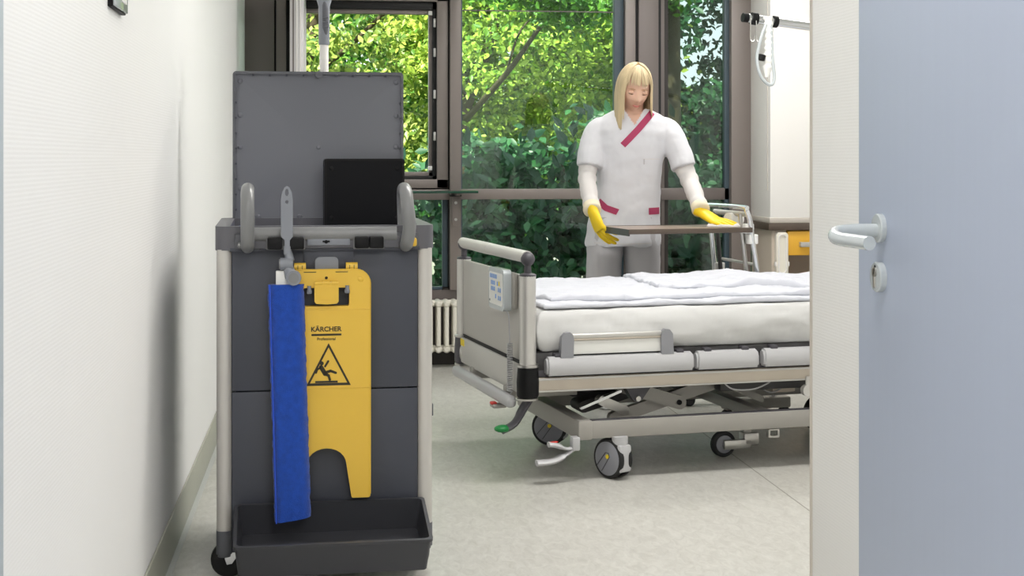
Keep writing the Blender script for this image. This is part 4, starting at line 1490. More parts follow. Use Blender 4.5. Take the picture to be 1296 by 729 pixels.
for (x, y) in ((1.22, YF - 0.07), (1.50, YF - 0.07), (1.22, YB + 0.115), (1.50, YB + 0.115)):
    bm = new_bm()
    cyl(bm, (x, y - 0.012, 0.028), (x, y + 0.012, 0.028), 0.028, n=18)
    obj('wheel', bm, M['rubber'], ob)

# ================================================================== person wiping the overbed table
M.update({
    'skin': mat('skin', (228, 186, 162), 0.5, sss=0.12, var=0.03, vscale=20),
    'lips': mat('lips', (196, 118, 108), 0.45),
    'lash': mat('lashes', (92, 66, 50), 0.7),
    'brow': mat('brows', (176, 138, 100), 0.8),
    'tunic': mat('white_work_tunic', (214, 214, 219), 0.85, bump=0.15, bscale=120, sheen=0.1),
    'undershirt': mat('white_undershirt', (214, 210, 208), 0.9, bump=0.3, bscale=260, stretch=(1, 1, 0.2)),
    'cuff': mat('cream_cuff', (226, 216, 190), 0.9, bump=0.5, bscale=300),
    'trousers': mat('pale_grey_trousers', (190, 188, 192), 0.85, bump=0.15, bscale=120),
    'trim_red': mat('raspberry_trim', (172, 62, 98), 0.8),
    'glove': mat('yellow_rubber_glove', (244, 208, 20), 0.4, bump=0.15, bscale=120),
    'hair': mat('blonde_hair', (208, 188, 150), 0.6, var=0.34, vscale=60, stretch=(1, 1, 0.05)),
    'shoe': mat('white_shoe', (225, 225, 225), 0.5),
})
pth = R(YAW)
PLOC = (1.414, 6.857, 0)
person = thing('person', 'person in white tunic and yellow gloves wiping the table behind the bed', 'person', PLOC, -YAW)


def ring(c, rx, ry, n=28, p=2.4, tilt=0.0):
    out = []
    for k in range(n):
        t = 2 * math.pi * k / n
        ct, st = math.cos(t), math.sin(t)
        x = rx * math.copysign(abs(ct) ** (2 / p), ct)
        y = ry * math.copysign(abs(st) ** (2 / p), st)
        out.append((c[0] + x, c[1] + y, c[2] + tilt * y))
    return out


def limb_tube(bm, pts, rs, n=16, k=6, flat=1.0, fixed=None):
    path = smooth_path(pts, k)
    m = len(path)
    q = []
    for i in range(m):
        f = i / (m - 1) * (len(rs) - 1)
        a = int(min(f, len(rs) - 2))
        q.append(rs[a] + (rs[a + 1] - rs[a]) * (f - a))
    tube(bm, path, q, n, flat=flat, fixed=fixed)


# ---- head shape in its own frame: face towards -y
def g(d, w):
    return math.exp(-(d / w) ** 2)
def head_mesh():
    b = bmesh.new()
    bmesh.ops.create_uvsphere(b, u_segments=64, v_segments=48, radius=1)
    for v in b.verts:
        x, y, z = v.co
        X_, Y_, Z_ = 0.0715 * x, 0.090 * y, 0.112 * z
        if z < 0:
            t = (-z) ** 1.6
            X_ *= 1 - 0.34 * t
            if y > 0:
                Y_ *= 1 - 0.45 * t
            else:
                Y_ *= 1 - 0.06 * t
        if y < 0:
            f = min(1.0, (-y) * 1.5)
            Y_ += 0.006 * g(X_, 0.03) * f * g(Z_ - 0.03, 0.05)
            Y_ -= f * 0.027 * g(X_, 0.0095 + 0.006 * g(Z_ + 0.028, 0.012)) * (g(Z_ + 0.028, 0.014) + 0.55 * g(Z_ + 0.008, 0.020))
            for sx in (-1, 1):
                Y_ += f * 0.008 * g(X_ - sx * 0.030, 0.015) * g(Z_ - 0.006, 0.011)
                Y_ -= f * 0.004 * g(X_ - sx * 0.028, 0.022) * g(Z_ - 0.030, 0.010)
                Y_ -= f * 0.006 * g(X_ - sx * 0.040, 0.020) * g(Z_ + 0.028, 0.020)
            Y_ -= f * 0.006 * g(X_, 0.020) * g(Z_ + 0.060, 0.012)
            Y_ -= f * 0.010 * g(X_, 0.020) * g(Z_ + 0.096, 0.014)
            Y_ += f * 0.003 * g(X_, 0.022) * g(Z_ + 0.076, 0.007)
        v.co = (X_, Y_, Z_)
    for sx in (-1, 1):
        ellipsoid(b, (sx * 0.073, 0.008, -0.010), (0.009, 0.018, 0.030), 14, 10)
    return b


HC = Vector((0.040, -0.085, 1.512))
HR = Matrix.Rotation(R(9), 4, 'Z') @ Matrix.Rotation(R(22), 4, 'X') @ Matrix.Rotation(R(4), 4, 'Y')
HM = Matrix.Translation(HC) @ HR

# ---- joints
SHL, ELL, WRL = (-0.118, -0.045, 1.325), (-0.183, -0.105, 1.100), (-0.170, -0.290, 0.945)
SHR, ELR, WRR = (0.190, -0.045, 1.325), (0.292, -0.110, 1.095), (0.330, -0.285, 0.945)

body = new_bm()
merge(body, head_mesh(), HM)
loft(body, [ring((0.035, -0.030, 1.36), 0.060, 0.055, p=2), ring((0.037, -0.045, 1.41), 0.051, 0.051, p=2), ring((0.038, -0.060, 1.46), 0.050, 0.052, p=2), ring((0.04, -0.07, 1.50), 0.045, 0.050, p=2)])
loft(body, [ring((0, 0.005, 0.80), 0.14, 0.10), ring((0, 0, 0.90), 0.15, 0.105), ring((0.015, -0.01, 1.05), 0.125, 0.09), ring((0.028, -0.03, 1.22), 0.145, 0.092),
            ring((0.035, -0.035, 1.32), 0.145, 0.085), ring((0.037, -0.032, 1.375), 0.105, 0.066), ring((0.037, -0.030, 1.40), 0.06, 0.055)])
for S_, E_, W_ in ((SHL, ELL, WRL), (SHR, ELR, WRR)):
    limb_tube(body, [S_, E_, W_], [0.045, 0.042, 0.036, 0.030, 0.024])
    d = (Vector(W_) - Vector(E_)).normalized()
    limb_tube(body, [W_, Vector(W_) + d * 0.008, Vector(W_) + d * 0.014], [0.018, 0.016, 0.010])
for sx in (-1, 1):
    limb_tube(body, [(sx * 0.085, 0.0, 0.86), (sx * 0.095, -0.01, 0.48), (sx * 0.10, 0.02, 0.10), (sx * 0.10, 0.02, 0.045)], [0.085, 0.055, 0.042, 0.036])
    limb_tube(body, [(sx * 0.10, 0.045, 0.04), (sx * 0.105, -0.05, 0.04), (sx * 0.11, -0.15, 0.03)], [0.032, 0.035, 0.026])
bd_bm = remeshed(body, 0.005, 2, 0.5)
bo = obj('body', bd_bm, M['skin'], person, smooth=180)


def head_part(name, bm, m):
    bmesh.ops.transform(bm, matrix=HM, verts=bm.verts[:])
    return obj(name, bm, m, person, smooth=80)
# lowered eyelids, lashes, brows, lips
for sx in (-1, 1):
    bm = new_bm()
    ellipsoid(bm, (sx * 0.030, -0.0735, 0.004), (0.0135, 0.008, 0.0085), 18, 12)
    head_part('eyelid', bm, M['skin'])
    bm = new_bm()
    tube(bm, [(sx * (0.030 + 0.0150 * t), -0.0825 + 0.0055 * t * t, -0.0010 - 0.0036 * (1 - t * t)) for t in [-1 + 0.2 * i for i in range(11)]],
         [0.0008 + 0.0012 * (1 - abs(-1 + 0.2 * i)) for i in range(11)], 8)
    head_part('lashes', bm, M['lash'])
    bm = new_bm()
    tube(bm, [(sx * (0.031 + 0.018 * t), -0.0865 + 0.009 * t * t + 0.003 * t, 0.0225 - 0.004 * t * t) for t in [-1 + 0.2 * i for i in range(11)]],
         [0.0009 + 0.0014 * (1 - abs(-1 + 0.2 * i)) for i in range(11)], 8)
    head_part('eyebrow', bm, M['brow'])
bm = new_bm()
for dz, rr_, w in ((-0.0570, 0.0019, 0.020), (-0.0610, 0.0024, 0.017)):
    tube(bm, [(w * t, -0.0955 + 0.010 * t * t, dz + 0.0022 * t * t) for t in [-1 + 0.2 * i for i in range(11)]],
         [0.0006 + rr_ * (1 - (-1 + 0.2 * i) ** 2) ** 0.7 for i in range(11)], 10)
head_part('lips', bm, M['lips'])

# ---- hair: cap and hanging locks
hair = new_bm()
def scalp(pol, az, k):
    """pol from the parting at the crown, az 0 = back, 180 = face"""
    p_, a_ = R(pol), R(az)
    return Vector((0.0745 * k * math.sin(p_) * math.sin(a_), 0.094 * k * math.sin(p_) * math.cos(a_) - 0.004, 0.1145 * k * math.cos(p_)))
rng = random.Random(11)
cap_rings = []
for pol in (3, 12, 22, 32, 42, 52, 62, 72, 82, 90):
    row = []
    for j in range(48):
        az = j * 7.5
        face_d = abs(((az - 180) + 180) % 360 - 180)       # 0 at the face
        lim = 33 if face_d < 40 else (33 + (face_d - 40) * 2.3)
        row.append(HM @ scalp(min(pol, lim), az, 1.045))
    cap_rings.append(row)
loft(hair, cap_rings, cap=False)
def lock(az, end_z, w, bang=False, k=1.06):
    fd = abs(((az - 180) + 180) % 360 - 180)
    pts, rs = [], []
    top = 4 + rng.random() * 6
    stop = 48 + rng.random() * 9 if bang else 84
    n1 = 10
    for i in range(n1):
        pol = top + (stop - top) * i / (n1 - 1)
        pts.append(HM @ scalp(pol, az, k + 0.035 * i / n1))
    if bang:
        e = pts[-1]
        d = (pts[-1] - pts[-2]).normalized()
        for q in (0.012, 0.024):
            pts.append(e + d * q * 0.8 + Vector((0, 0, -q * 0.6)))
    else:
        p = pts[-1].copy()
        d = (pts[-1] - pts[-2]).normalized()
        drop = max(0.04, p.z - end_z)
        for q in range(1, 9):
            t = q / 8
            d2 = d.lerp(Vector((0, 0, -1)), min(1, t * 2.2)).normalized()
            p = p + d2 * (drop / 8)
            pts.append(p.copy())
    m = len(pts)
    for i in range(m):
        t = i / (m - 1)
        rs.append(w * (0.55 + 0.45 * min(1, t * 3)) * (1.0 if t < 0.8 else 1 - (t - 0.8) * 3.4))
    out = Vector((math.sin(R(az)), math.cos(R(az)), 0))
    out = (HR.to_3x3() @ out)
    side = out.cross(Vector((0, 0, 1)))
    tube(hair, pts, rs, 6, flat=0.45, fixed=side)
for i in range(300):
    az = rng.uniform(-121, 117)                      # both sides and the back
    side = math.sin(R(az))                           # negative: image left
    ez = 1.318 + 0.045 * max(0, side) + rng.uniform(-0.012, 0.02)
    if az > 100:
        ez += 0.02
    lock(az, ez, rng.uniform(0.0045, 0.010), k=rng.uniform(1.03, 1.09))
for az in (-126, -130, 124):
    lock(az, 1.36 if az < 0 else 1.40, 0.004, k=1.05)
for i in range(40):
    lock(180 + rng.uniform(-48, 48), 0, rng.uniform(0.0022, 0.0042), True, k=rng.uniform(1.03, 1.05))
obj('hair', hair, M['hair'], person, smooth=80)

# ---- clothes
tu = new_bm()
loft(tu, [ring((-0.006, 0.004, 0.760), 0.184, 0.138), ring((-0.004, 0.002, 0.80), 0.180, 0.137), ring((0.000, 0, 0.87), 0.172, 0.134), ring((0.010, -0.004, 0.96), 0.160, 0.124),
          ring((0.020, -0.010, 1.05), 0.152, 0.118), ring((0.026, -0.022, 1.15), 0.160, 0.122), ring((0.030, -0.032, 1.24), 0.172, 0.122),
          ring((0.035, -0.036, 1.31), 0.182, 0.106), ring((0.036, -0.034, 1.355), 0.174, 0.088), ring((0.037, -0.031, 1.388), 0.132, 0.074), ring((0.037, -0.030, 1.412), 0.085, 0.066),
          ring((0.037, -0.032, 1.425), 0.062, 0.060)])
for S_, E_, s_ in ((SHL, ELL, -1), (SHR, ELR, 1)):
    S_, E_ = Vector(S_), Vector(E_)
    e = S_.lerp(E_, 0.83)
    limb_tube(tu, [S_ + Vector((-s_ * 0.05, 0, 0.0)), S_ + Vector((s_ * 0.010, 0, -0.010)), S_.lerp(E_, 0.45) + Vector((s_ * 0.012, 0, 0)), e], [0.040, 0.054, 0.060, 0.061, 0.063])
tbm = remeshed(tu, 0.0065, 5, 0.5)
tbm.normal_update()
for v in tbm.verts:
    p = v.co
    low = max(0.0, min(1.0, (1.30 - p.z) / 0.5))
    w = noise.noise(Vector((p.x * 16, p.y * 16, p.z * 5))) * 0.010 * low
    w += noise.noise(Vector((p.x * 9 + p.z * 10, p.y * 9, p.z * 16 - p.x * 10))) * 0.005
    w += noise.noise(p * 40) * 0.0012
    v.co += v.normal * w
# the V of the neck opening
kill = []
for f in tbm.faces:
    c = f.calc_center_median()
    if c.y < -0.03 and c.z > 1.335 and abs(c.x - 0.040) < (c.z - 1.335) * 0.62:
        kill.append(f)
    elif c.z > 1.413:
        kill.append(f)
bmesh.ops.delete(tbm, geom=kill, context='FACES')
from mathutils.bvhtree import BVHTree
bvh = BVHTree.FromBMesh(tbm)
tun = obj('tunic', tbm, M['tunic'], person, smooth=180)


def band(name, pts, width, m, parent, n=16, off=0.003, th=0.003):
    """strip of cloth laid on the front of the tunic along points given in x-z"""
    bm = new_bm()
    rows = []
    a0, b0 = Vector(pts[0]), Vector(pts[-1])
    d = (b0 - a0).normalized()
    nrm = Vector((-d.y, d.x))
    for i in range(n + 1):
        t = i / n
        f = t * (len(pts) - 1)
        k = min(int(f), len(pts) - 2)
        c = Vector(pts[k]).lerp(Vector(pts[k + 1]), f - k)
        row = []
        for j in range(5):
            q = c + nrm * width * (j / 4 - 0.5)
            hit = bvh.ray_cast(Vector((q.x, -1.0, q.y)), Vector((0, 1, 0)))
            y = hit[0].y if hit[0] is not None else (rows[-1][j][1] + off if rows else -0.1)
            y = max(min(y, 0.02), -0.25)
            row.append((q.x, y - off, q.y))
        rows.append(row)
    front = [[bm.verts.new(p) for p in r_] for r_ in rows]
    back = [[bm.verts.new((p[0], p[1] + th + off, p[2])) for p in r_] for r_ in rows]
    for i in range(n):
        for j in range(4):
            bm.faces.new((front[i][j], front[i][j + 1], front[i + 1][j + 1], front[i + 1][j]))
            bm.faces.new((back[i][j], back[i + 1][j], back[i + 1][j + 1], back[i][j + 1]))
        for j in (0, 4):
            bm.faces.new((front[i][j], front[i + 1][j], back[i + 1][j], back[i][j]))
    for i in (0, n):
        for j in range(4):
            bm.faces.new((front[i][j], front[i][j + 1], back[i][j + 1], back[i][j]))
    return obj(name, bm, m, parent, smooth=60)
band('neck_band', [(0.128, 1.398), (0.055, 1.315), (-0.018, 1.240)], 0.030, M['trim_red'], tun)
band('pocket_band', [(-0.128, 0.975), (-0.095, 0.944), (-0.040, 0.925)], 0.030, M['trim_red'], tun)
band('pocket_band', [(0.108, 0.928), (0.162, 0.930)], 0.032, M['trim_red'], tun)
band('pocket_seam', [(0.075, 1.175), (0.160, 1.175)], 0.003, M['undershirt'], tun, off=0.0015)
band('chest_pen', [(0.083, 1.150), (0.083, 1.176)], 0.006, M['trousers'], tun, off=0.003)
band('hem_seam', [(-0.15, 0.778), (0.0, 0.774), (0.145, 0.778)], 0.003, M['undershirt'], tun, off=0.0012, n=30)

sl = new_bm()
for S_, E_, W_, s_ in ((SHL, ELL, WRL, -1), (SHR, ELR, WRR, 1)):
    bm = new_bm()
    S1 = Vector(S_).lerp(Vector(E_), 0.5)
    path = smooth_path([S1, E_, W_], 14)
    m = len(path)
    rs = [0.050 - 0.014 * (i / (m - 1)) + 0.0016 * math.sin(i * 2.1) + (0.002 * math.sin(i * 1.3)) for i in range(m)]
    tube(bm, path, rs, 20)
    obj('undershirt_sleeve', bm, M['undershirt'], person, smooth=80)
    bm = new_bm()
    d = (Vector(W_) - Vector(E_)).normalized()
    lathe(bm, [(-0.030, 0.036), (-0.026, 0.040), (-0.010, 0.041), (0.002, 0.043), (0.012, 0.041), (0.016, 0.034)], Vector(W_), Vector(W_) + d, 22)
    obj('knit_cuff', bm, M['cuff'], person, smooth=80)
sl.free()

for sx in (-1, 1):
    bm = new_bm()
    rows = []
    for z, cx_, cy_, rx_, ry_ in ((0.90, 0.075, 0.0, 0.092, 0.118), (0.78, 0.086, 0.0, 0.090, 0.112), (0.66, 0.094, -0.004, 0.084, 0.100), (0.50, 0.098, -0.008, 0.078, 0.088),
                                  (0.30, 0.10, 0.008, 0.076, 0.084), (0.12, 0.10, 0.016, 0.078, 0.086), (0.075, 0.10, 0.016, 0.078, 0.086)):
        rows.append(ring((sx * cx_ - 0.004, cy_, z), rx_, ry_, 30, 2.2))
    dense = []
    for i in range(len(rows) - 1):
        for t in range(6):
            u = t / 6
            dense.append([tuple(Vector(a).lerp(Vector(b), u) + Vector((0.004, 0.004, 0)) * noise.noise(Vector(a) * 14 + Vector((0, 0, u * 3)))) for a, b in zip(rows[i], rows[i + 1])])
    dense.append(rows[-1])
    loft(bm, dense)
    obj('trouser_leg', bm, M['trousers'], person, smooth=80)
    bm = new_bm()
    rows = [[(sx * 0.10 + 0.044 * s1 * math.cos(t), yy, max(0.0, zc + hz * math.sin(t))) for t in [2 * math.pi * k / 20 for k in range(20)]]
            for yy, s1, zc, hz in ((0.085, 0.5, 0.04, 0.03), (0.07, 0.85, 0.045, 0.045), (0.0, 1.0, 0.045, 0.048), (-0.08, 1.05, 0.036, 0.038), (-0.15, 0.95, 0.030, 0.030), (-0.185, 0.5, 0.022, 0.018))]
    loft(bm, rows)
    obj('shoe', bm, M['shoe'], person, smooth=80)


def glove(wrist, fwd, up, curls, thumb_side, thumb_dir, thumb_curl, spread=1.0):
    """palm, four unequal fingers with two bends each, and a thumb leaving the side of the palm"""
    bm = new_bm()
    w = Vector(wrist)
    f = Vector(fwd).normalized()
    u = (Vector(up) - f * Vector(up).dot(f)).normalized()
    s = f.cross(u)
    rows = []
    for t, hw, ht in ((-0.03, 0.031, 0.026), (0.0, 0.030, 0.022), (0.03, 0.038, 0.019), (0.06, 0.043, 0.017), (0.085, 0.042, 0.014), (0.095, 0.036, 0.010)):
        rows.append([w + f * t + s * hw * math.copysign(abs(math.cos(a)) ** 0.7, math.cos(a)) + u * ht * math.sin(a) for a in [2 * math.pi * k / 20 for k in range(20)]])
    loft(bm, rows)
    for i, (o_, L, r_) in enumerate(((-0.0325, 0.066, 0.0098), (-0.011, 0.080, 0.0104), (0.0115, 0.076, 0.0102), (0.0325, 0.058, 0.0090))):
        if thumb_side > 0:
            o_ = -o_
        p = w + f * (0.078 - abs(o_) * 0.18) + s * o_
        d = (f + s * o_ * 5.0 * spread * 0.6).normalized()
        pts = [p.copy()]
        c1, c2, c3 = curls[i]
        ax = d.cross(u).normalized()
        for seg, c in ((0.45, c1), (0.32, c2), (0.25, c3)):
            d = Quaternion(ax, -R(c)) @ d
            for q in range(3):
                p = p + d * (L * seg / 3 + 0.004)
                pts.append(p.copy())
        tube(bm, pts, [r_ * (1 - 0.022 * k) for k in range(len(pts) - 1)] + [r_ * 0.5], 12)
    tb = w + f * 0.028 + s * thumb_side * 0.030
    td = Vector(thumb_dir).normalized()
    pts = [tb]
    p = tb.copy()
    ax = td.cross(u).normalized()
    for q in range(6):
        if q == 3:
            td = Quaternion(ax, -R(thumb_curl)) @ td
        p = p + td * 0.0115
        pts.append(p.copy())
    tube(bm, pts, [0.0155, 0.0145, 0.013, 0.012, 0.0115, 0.0105, 0.006], 12)
    return remeshed(bm, 0.0032, 2, 0.5)
# image-left hand: grips the table edge from the side, fingers reaching under it
gl1 = glove(Vector(WRL) + Vector((0.004, -0.012, -0.012)), (0.22, -0.16, -0.62), (-0.85, -0.45, -0.2), ((18, 18, 10), (20, 20, 12), (22, 22, 12), (26, 24, 14)), 1, (0.75, -0.05, -0.62), 10, 0.6)
obj('glove', gl1, M['glove'], person, smooth=180)
# image-right hand: flat on the cloth
gl2 = glove(Vector(WRR) + Vector((0.006, -0.016, -0.016)), (0.62, -0.46, -0.40), (0.15, -0.30, 0.95), ((-20, 8, 6), (-18, 8, 6), (-18, 10, 6), (-16, 10, 8)), -1, (0.10, -0.75, -0.42), 6, 0.5)
obj('glove', gl2, M['glove'], person, smooth=180)

# ---- wiping cloth under the hand
wc = soft_slab(-0.075, 0.075, -0.05, 0.05, 0.0, 0.010, 24, 18, 0.005, 0.008, 26.0, 9)
wco = obj('wiping_cloth', wc, M['undershirt'], smooth=80)
pv = Matrix.Rotation(-pth, 4, 'Z') @ Vector((0.425, -0.385, 0))
wco.location = (PLOC[0] + pv.x, PLOC[1] + pv.y, 0.8665)
wco.rotation_euler = (0, 0, R(-20))
tag(wco, 'small white wiping cloth under the gloved hand on the table', 'cloth')

# ================================================================== garden outside
def leaf_mat(name, c1, c2, trans=0.45):
    m = bpy.data.materials.new(name)
    m.use_nodes = True
    nt = m.node_tree
    nt.nodes.clear()
    out = nt.nodes.new('ShaderNodeOutputMaterial')
    at = nt.nodes.new('ShaderNodeAttribute')
    at.attribute_name = 'shade'
    mx = nt.nodes.new('ShaderNodeMix')
    mx.data_type = 'RGBA'
    mx.inputs['A'].default_value = srgb(*c1)
    mx.inputs['B'].default_value = srgb(*c2)
    nt.links.new(at.outputs['Fac'], mx.inputs['Factor'])
    df = nt.nodes.new('ShaderNodeBsdfPrincipled')
    df.inputs['Roughness'].default_value = 0.42
    tl = nt.nodes.new('ShaderNodeBsdfTranslucent')
    ms = nt.nodes.new('ShaderNodeMixShader')
    ms.inputs['Fac'].default_value = trans
    nt.links.new(mx.outputs['Result'], df.inputs['Base Color'])
    nt.links.new(mx.outputs['Result'], tl.inputs['Color'])
    nt.links.new(df.outputs[0], ms.inputs[1])
    nt.links.new(tl.outputs[0], ms.inputs[2])
    nt.links.new(ms.outputs[0], out.inputs['Surface'])
    return m
M.update({
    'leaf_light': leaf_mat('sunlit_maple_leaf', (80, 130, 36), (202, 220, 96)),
    'leaf_maple': leaf_mat('mixed_maple_leaf', (58, 104, 30), (190, 206, 104)),
    'leaf_mid': leaf_mat('green_leaf', (48, 104, 34), (120, 168, 58)),
    'leaf_dark': leaf_mat('blue_green_leaf', (18, 62, 40), (54, 106, 60), 0.3),
    'bark': mat('olive_bark', (70, 62, 42), 0.9, bump=0.6, bscale=40, var=0.3, vscale=20),
    'grass': mat('lawn', (70, 110, 44), 0.9, var=0.3, vscale=30, bump=0.6, bscale=80),
    'stone': mat('pale_stone', (168, 166, 156), 0.9, var=0.15, vscale=12, bump=0.4, bscale=40),
})
struct('ground_garden', M['grass'], (-14, 8.42, -0.75), (20, 45, -0.6))
nrs = np.random.RandomState(5)
LEAF = np.array([(0, -0.5, 0), (0.26, -0.12, 0.06), (0.20, 0.20, 0.05), (0, 0.55, -0.04), (-0.20, 0.20, 0.05), (-0.26, -0.12, 0.06), (0, 0.0, -0.02)])
LF = [(0, 1, 6), (1, 2, 6), (2, 3, 6), (3, 4, 6), (4, 5, 6), (5, 0, 6)]


def leaf_cloud(name, m, parent, pos, size, face=None):
    n = len(pos)
    # random orientation, blades mostly turned to the light
    nz = nrs.normal(0, 0.65, (n, 3)) + np.array([-0.15, -0.75, 0.75])
    nz /= np.linalg.norm(nz, axis=1)[:, None]
    t = nrs.normal(0, 1, (n, 3)) + np.array([0, 0, -0.8])
    t -= nz * (t * nz).sum(1)[:, None]
    t /= np.linalg.norm(t, axis=1)[:, None]
    b = np.cross(t, nz)
    sz = size * nrs.uniform(0.65, 1.25, n)
    V_ = pos[:, None, :] + sz[:, None, None] * (LEAF[None, :, 0:1] * b[:, None, :] + LEAF[None, :, 1:2] * t[:, None, :] + LEAF[None, :, 2:3] * nz[:, None, :])
    V_ = V_.reshape(-1, 3)
    k = len(LEAF)
    F_ = (np.array(LF)[None] + (np.arange(n) * k)[:, None, None]).reshape(-1)
    me = bpy.data.meshes.new(name)
    nf = n * len(LF)
    me.vertices.add(len(V_))
    me.vertices.foreach_set('co', V_.ravel())
    me.loops.add(nf * 3)
    me.loops.foreach_set('vertex_index', F_.astype(np.int32))
    me.polygons.add(nf)
    me.polygons.foreach_set('loop_start', np.arange(0, nf * 3, 3, dtype=np.int32))
    me.update(calc_edges=True)
    a = me.attributes.new('shade', 'FLOAT', 'POINT')
    a.data.foreach_set('value', np.repeat(nrs.rand(n), k).astype(np.float32))
    me.materials.append(m)
    o = bpy.data.objects.new(name, me)
    COL.objects.link(o)
    o.parent = parent
    o['kind'] = 'stuff'
    return o


def crown_points(c, r, clusters, per, spread, shell=0.55, gap=None):
    d = nrs.normal(0, 1, (clusters, 3))
    d /= np.linalg.norm(d, axis=1)[:, None]
    q = (shell + (1 - shell) * nrs.rand(clusters)) ** 0.8
    cen = np.array(c) + d * q[:, None] * np.array(r)
    p = np.repeat(cen, per, 0) + nrs.normal(0, 1, (clusters * per, 3)) * np.array([spread, spread, spread * 0.55])
    p = p[p[:, 2] > -0.55]
    if gap is not None:
        p = p[~gap(p)]
    return p


def branches(name, segs, parent, m='bark'):
    for pts, r0, r1 in segs:
        bm = new_bm()
        path = smooth_path(pts, 5)
        n = len(path)
        tube(bm, path, [r0 + (r1 - r0) * i / (n - 1) for i in range(n)], 9)
        obj(name if r0 > 0.05 else 'branch', bm, M[m], parent, smooth=80)


def tree(name, label, base, crowns, m, leaf, segs, cat='tree', gap=None):
    t = thing(name, label, cat, (0, 0, 0), 0, 'trees and shrubs outside the windows')
    branches('trunk', segs, t)
    P_ = np.concatenate([crown_points(*c, gap=gap) for c in crowns])
    leaf_cloud('foliage', M[m], t, P_, leaf)
    return t


gapf = lambda p: (p[:, 0] > 3.66) & (p[:, 0] < 4.08) & (p[:, 2] > 1.95) & (p[:, 2] < 2.75)     # thin spot in the crowns
tree('maple_tree', 'sunlit yellow-green tree filling the open casement window', None,
     [((0.1, 15.2, 2.2), (1.7, 1.3, 1.7), 300, 60, 0.115), ((-1.4, 16.5, 3.4), (1.6, 1.3, 1.4), 150, 50, 0.15)], 'leaf_maple', 0.080,
     [([(-0.4, 16.0, -0.65), (-0.35, 15.8, 0.8), (-0.2, 15.5, 2.2), (0.0, 15.3, 3.6)], 0.13, 0.05),
      ([(-0.2, 15.5, 2.0), (0.4, 15.1, 2.5), (1.0, 14.9, 3.1)], 0.04, 0.012)])
tree('maple_tree', 'bright tree with slanting bare branch in the wide middle window', None,
     [((2.0, 14.4, 2.45), (1.35, 1.1, 1.15), 400, 58, 0.115), ((2.9, 15.6, 1.6), (1.2, 1.0, 1.0), 220, 44, 0.17)], 'leaf_light', 0.080,
     [([(1.25, 14.6, -0.65), (1.3, 14.4, 0.8), (1.35, 14.2, 1.7), (1.7, 13.9, 2.6)], 0.10, 0.05),
      ([(1.34, 14.2, 1.55), (1.62, 13.15, 1.95), (1.98, 13.05, 2.45), (2.35, 13.0, 2.85)], 0.034, 0.010),
      ([(1.62, 13.15, 1.95), (1.75, 13.1, 2.35), (2.05, 13.05, 2.62)], 0.014, 0.006)], gap=gapf)
tree('lime_tree', 'overhanging olive-green boughs at the top of the middle window', None,
     [((2.2, 12.2, 2.75), (0.95, 0.5, 0.42), 190, 44, 0.12)], 'leaf_mid', 0.066,
     [([(3.05, 12.6, -0.65), (3.0, 12.5, 1.2), (2.98, 12.4, 2.6), (2.95, 12.3, 3.6)], 0.11, 0.05),
      ([(2.98, 12.4, 2.4), (2.6, 12.3, 2.8), (2.1, 12.2, 2.95)], 0.035, 0.012)])
tree('dark_tree', 'dark blue-green tree with gaps of sky in the narrow right window', None,
     [((4.0, 15.0, 2.6), (0.9, 1.2, 1.3), 150, 42, 0.15), ((3.9, 14.2, 0.8), (0.9, 0.9, 1.1), 160, 42, 0.16)], 'leaf_dark', 0.10,
     [([(3.64, 15.0, -0.65), (3.62, 15.0, 1.0), (3.60, 15.0, 2.5), (3.62, 15.0, 4.0)], 0.13, 0.06)], gap=gapf)
tree('hedge_tree', 'tall mid-green tree far behind on the left', None,
     [((-0.5, 20.0, 1.9), (2.2, 1.1, 2.6), 330, 44, 0.26)], 'leaf_mid', 0.15,
     [([(-0.4, 20.5, -0.65), (-0.4, 20.4, 1.5), (-0.3, 20.2, 4.0)], 0.16, 0.07)])
tree('hedge_tree', 'tall mid-green tree far behind in the middle', None,
     [((2.6, 20.5, 1.9), (1.9, 1.1, 2.6), 330, 44, 0.24)], 'leaf_mid', 0.15,
     [([(2.9, 20.8, -0.65), (2.9, 20.7, 1.5), (3.0, 20.6, 4.0)], 0.16, 0.07)])
tree('hedge_tree', 'low far tree on the right under the patch of sky', None,
     [((6.2, 20.5, 0.9), (1.9, 1.1, 1.35), 260, 44, 0.24)], 'leaf_mid', 0.15,
     [([(6.2, 20.8, -0.65), (6.2, 20.7, 0.8), (6.3, 20.6, 2.0)], 0.14, 0.06)])
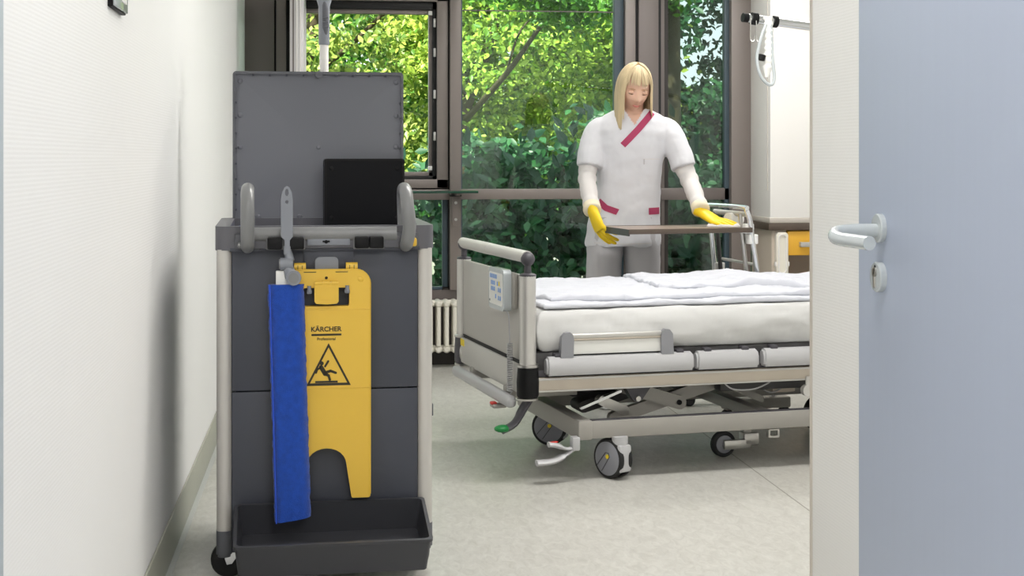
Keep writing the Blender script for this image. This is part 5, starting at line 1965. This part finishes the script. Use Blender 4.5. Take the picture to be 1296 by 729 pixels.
# shrubs close to the building, in its shade
def shrub(label, c, r, n, m='leaf_dark', leaf=0.10, bigs=60):
    t = thing('garden_shrub', label, 'shrub', (0, 0, 0), 0, 'trees and shrubs outside the windows')
    branches('stem', [([(c[0] + dx, c[1], -0.62), (c[0] + dx * 2, c[1], c[2] - 0.2), (c[0] + dx * 4, c[1] - 0.1, c[2] + r[2] * 0.6)], 0.022, 0.007) for dx in (-0.12, 0.02, 0.11)], t)
    leaf_cloud('foliage', M[m], t, crown_points(c, r, n, 34, 0.13, 0.35), leaf)
    # the largest leaves nearest to the glass, one by one
    me = bpy.data.meshes.new('leaf')
    me.from_pydata([tuple(v) for v in LEAF], [], LF)
    me.materials.append(M[m])
    for k in range(bigs):
        o = bpy.data.objects.new('leaf', me)
        COL.objects.link(o)
        o.parent = t
        o.location = (c[0] + nrs.uniform(-1, 1) * r[0], c[1] - r[1] * nrs.uniform(0.8, 1.25), c[2] + nrs.uniform(-0.9, 1) * r[2])
        s_ = leaf * nrs.uniform(1.1, 1.7)
        o.scale = (s_, s_, s_)
        o.rotation_euler = (R(60 + nrs.uniform(-35, 35)), R(nrs.uniform(-40, 40)), R(nrs.uniform(-60, 60)))
shrub('dark leafy shrub low behind the left lower pane', (0.1, 11.6, 0.55), (0.75, 0.45, 0.75), 110)
shrub('broad dark shrub low in the middle window behind the footboard', (1.35, 11.3, 0.62), (0.62, 0.45, 0.82), 120)
shrub('dense dark shrub in the middle window behind the person', (2.25, 11.2, 0.70), (0.55, 0.45, 0.85), 120)
shrub('shaded shrub low in the narrow right window', (3.05, 11.4, 0.45), (0.5, 0.4, 0.7), 90)
# low garden wall of stone blocks beyond the shrubs
gw = thing('garden_wall', 'low pale stone wall glimpsed through the lower panes', 'wall', (0, 0, 0))
for row in range(3):
    for k in range(6):
        x = -2.4 + k * 0.85 + (0.42 if row % 2 else 0)
        B('stone', M['stone'], gw, (x, 13.0, -0.6 + row * 0.32), (x + 0.835, 13.35, -0.6 + row * 0.32 + 0.31), 0.012)
for k in range(4):
    B('coping_stone', M['stone'], gw, (-2.4 + k * 1.35, 12.95, 0.36), (-2.4 + k * 1.35 + 1.34, 13.4, 0.44), 0.012)
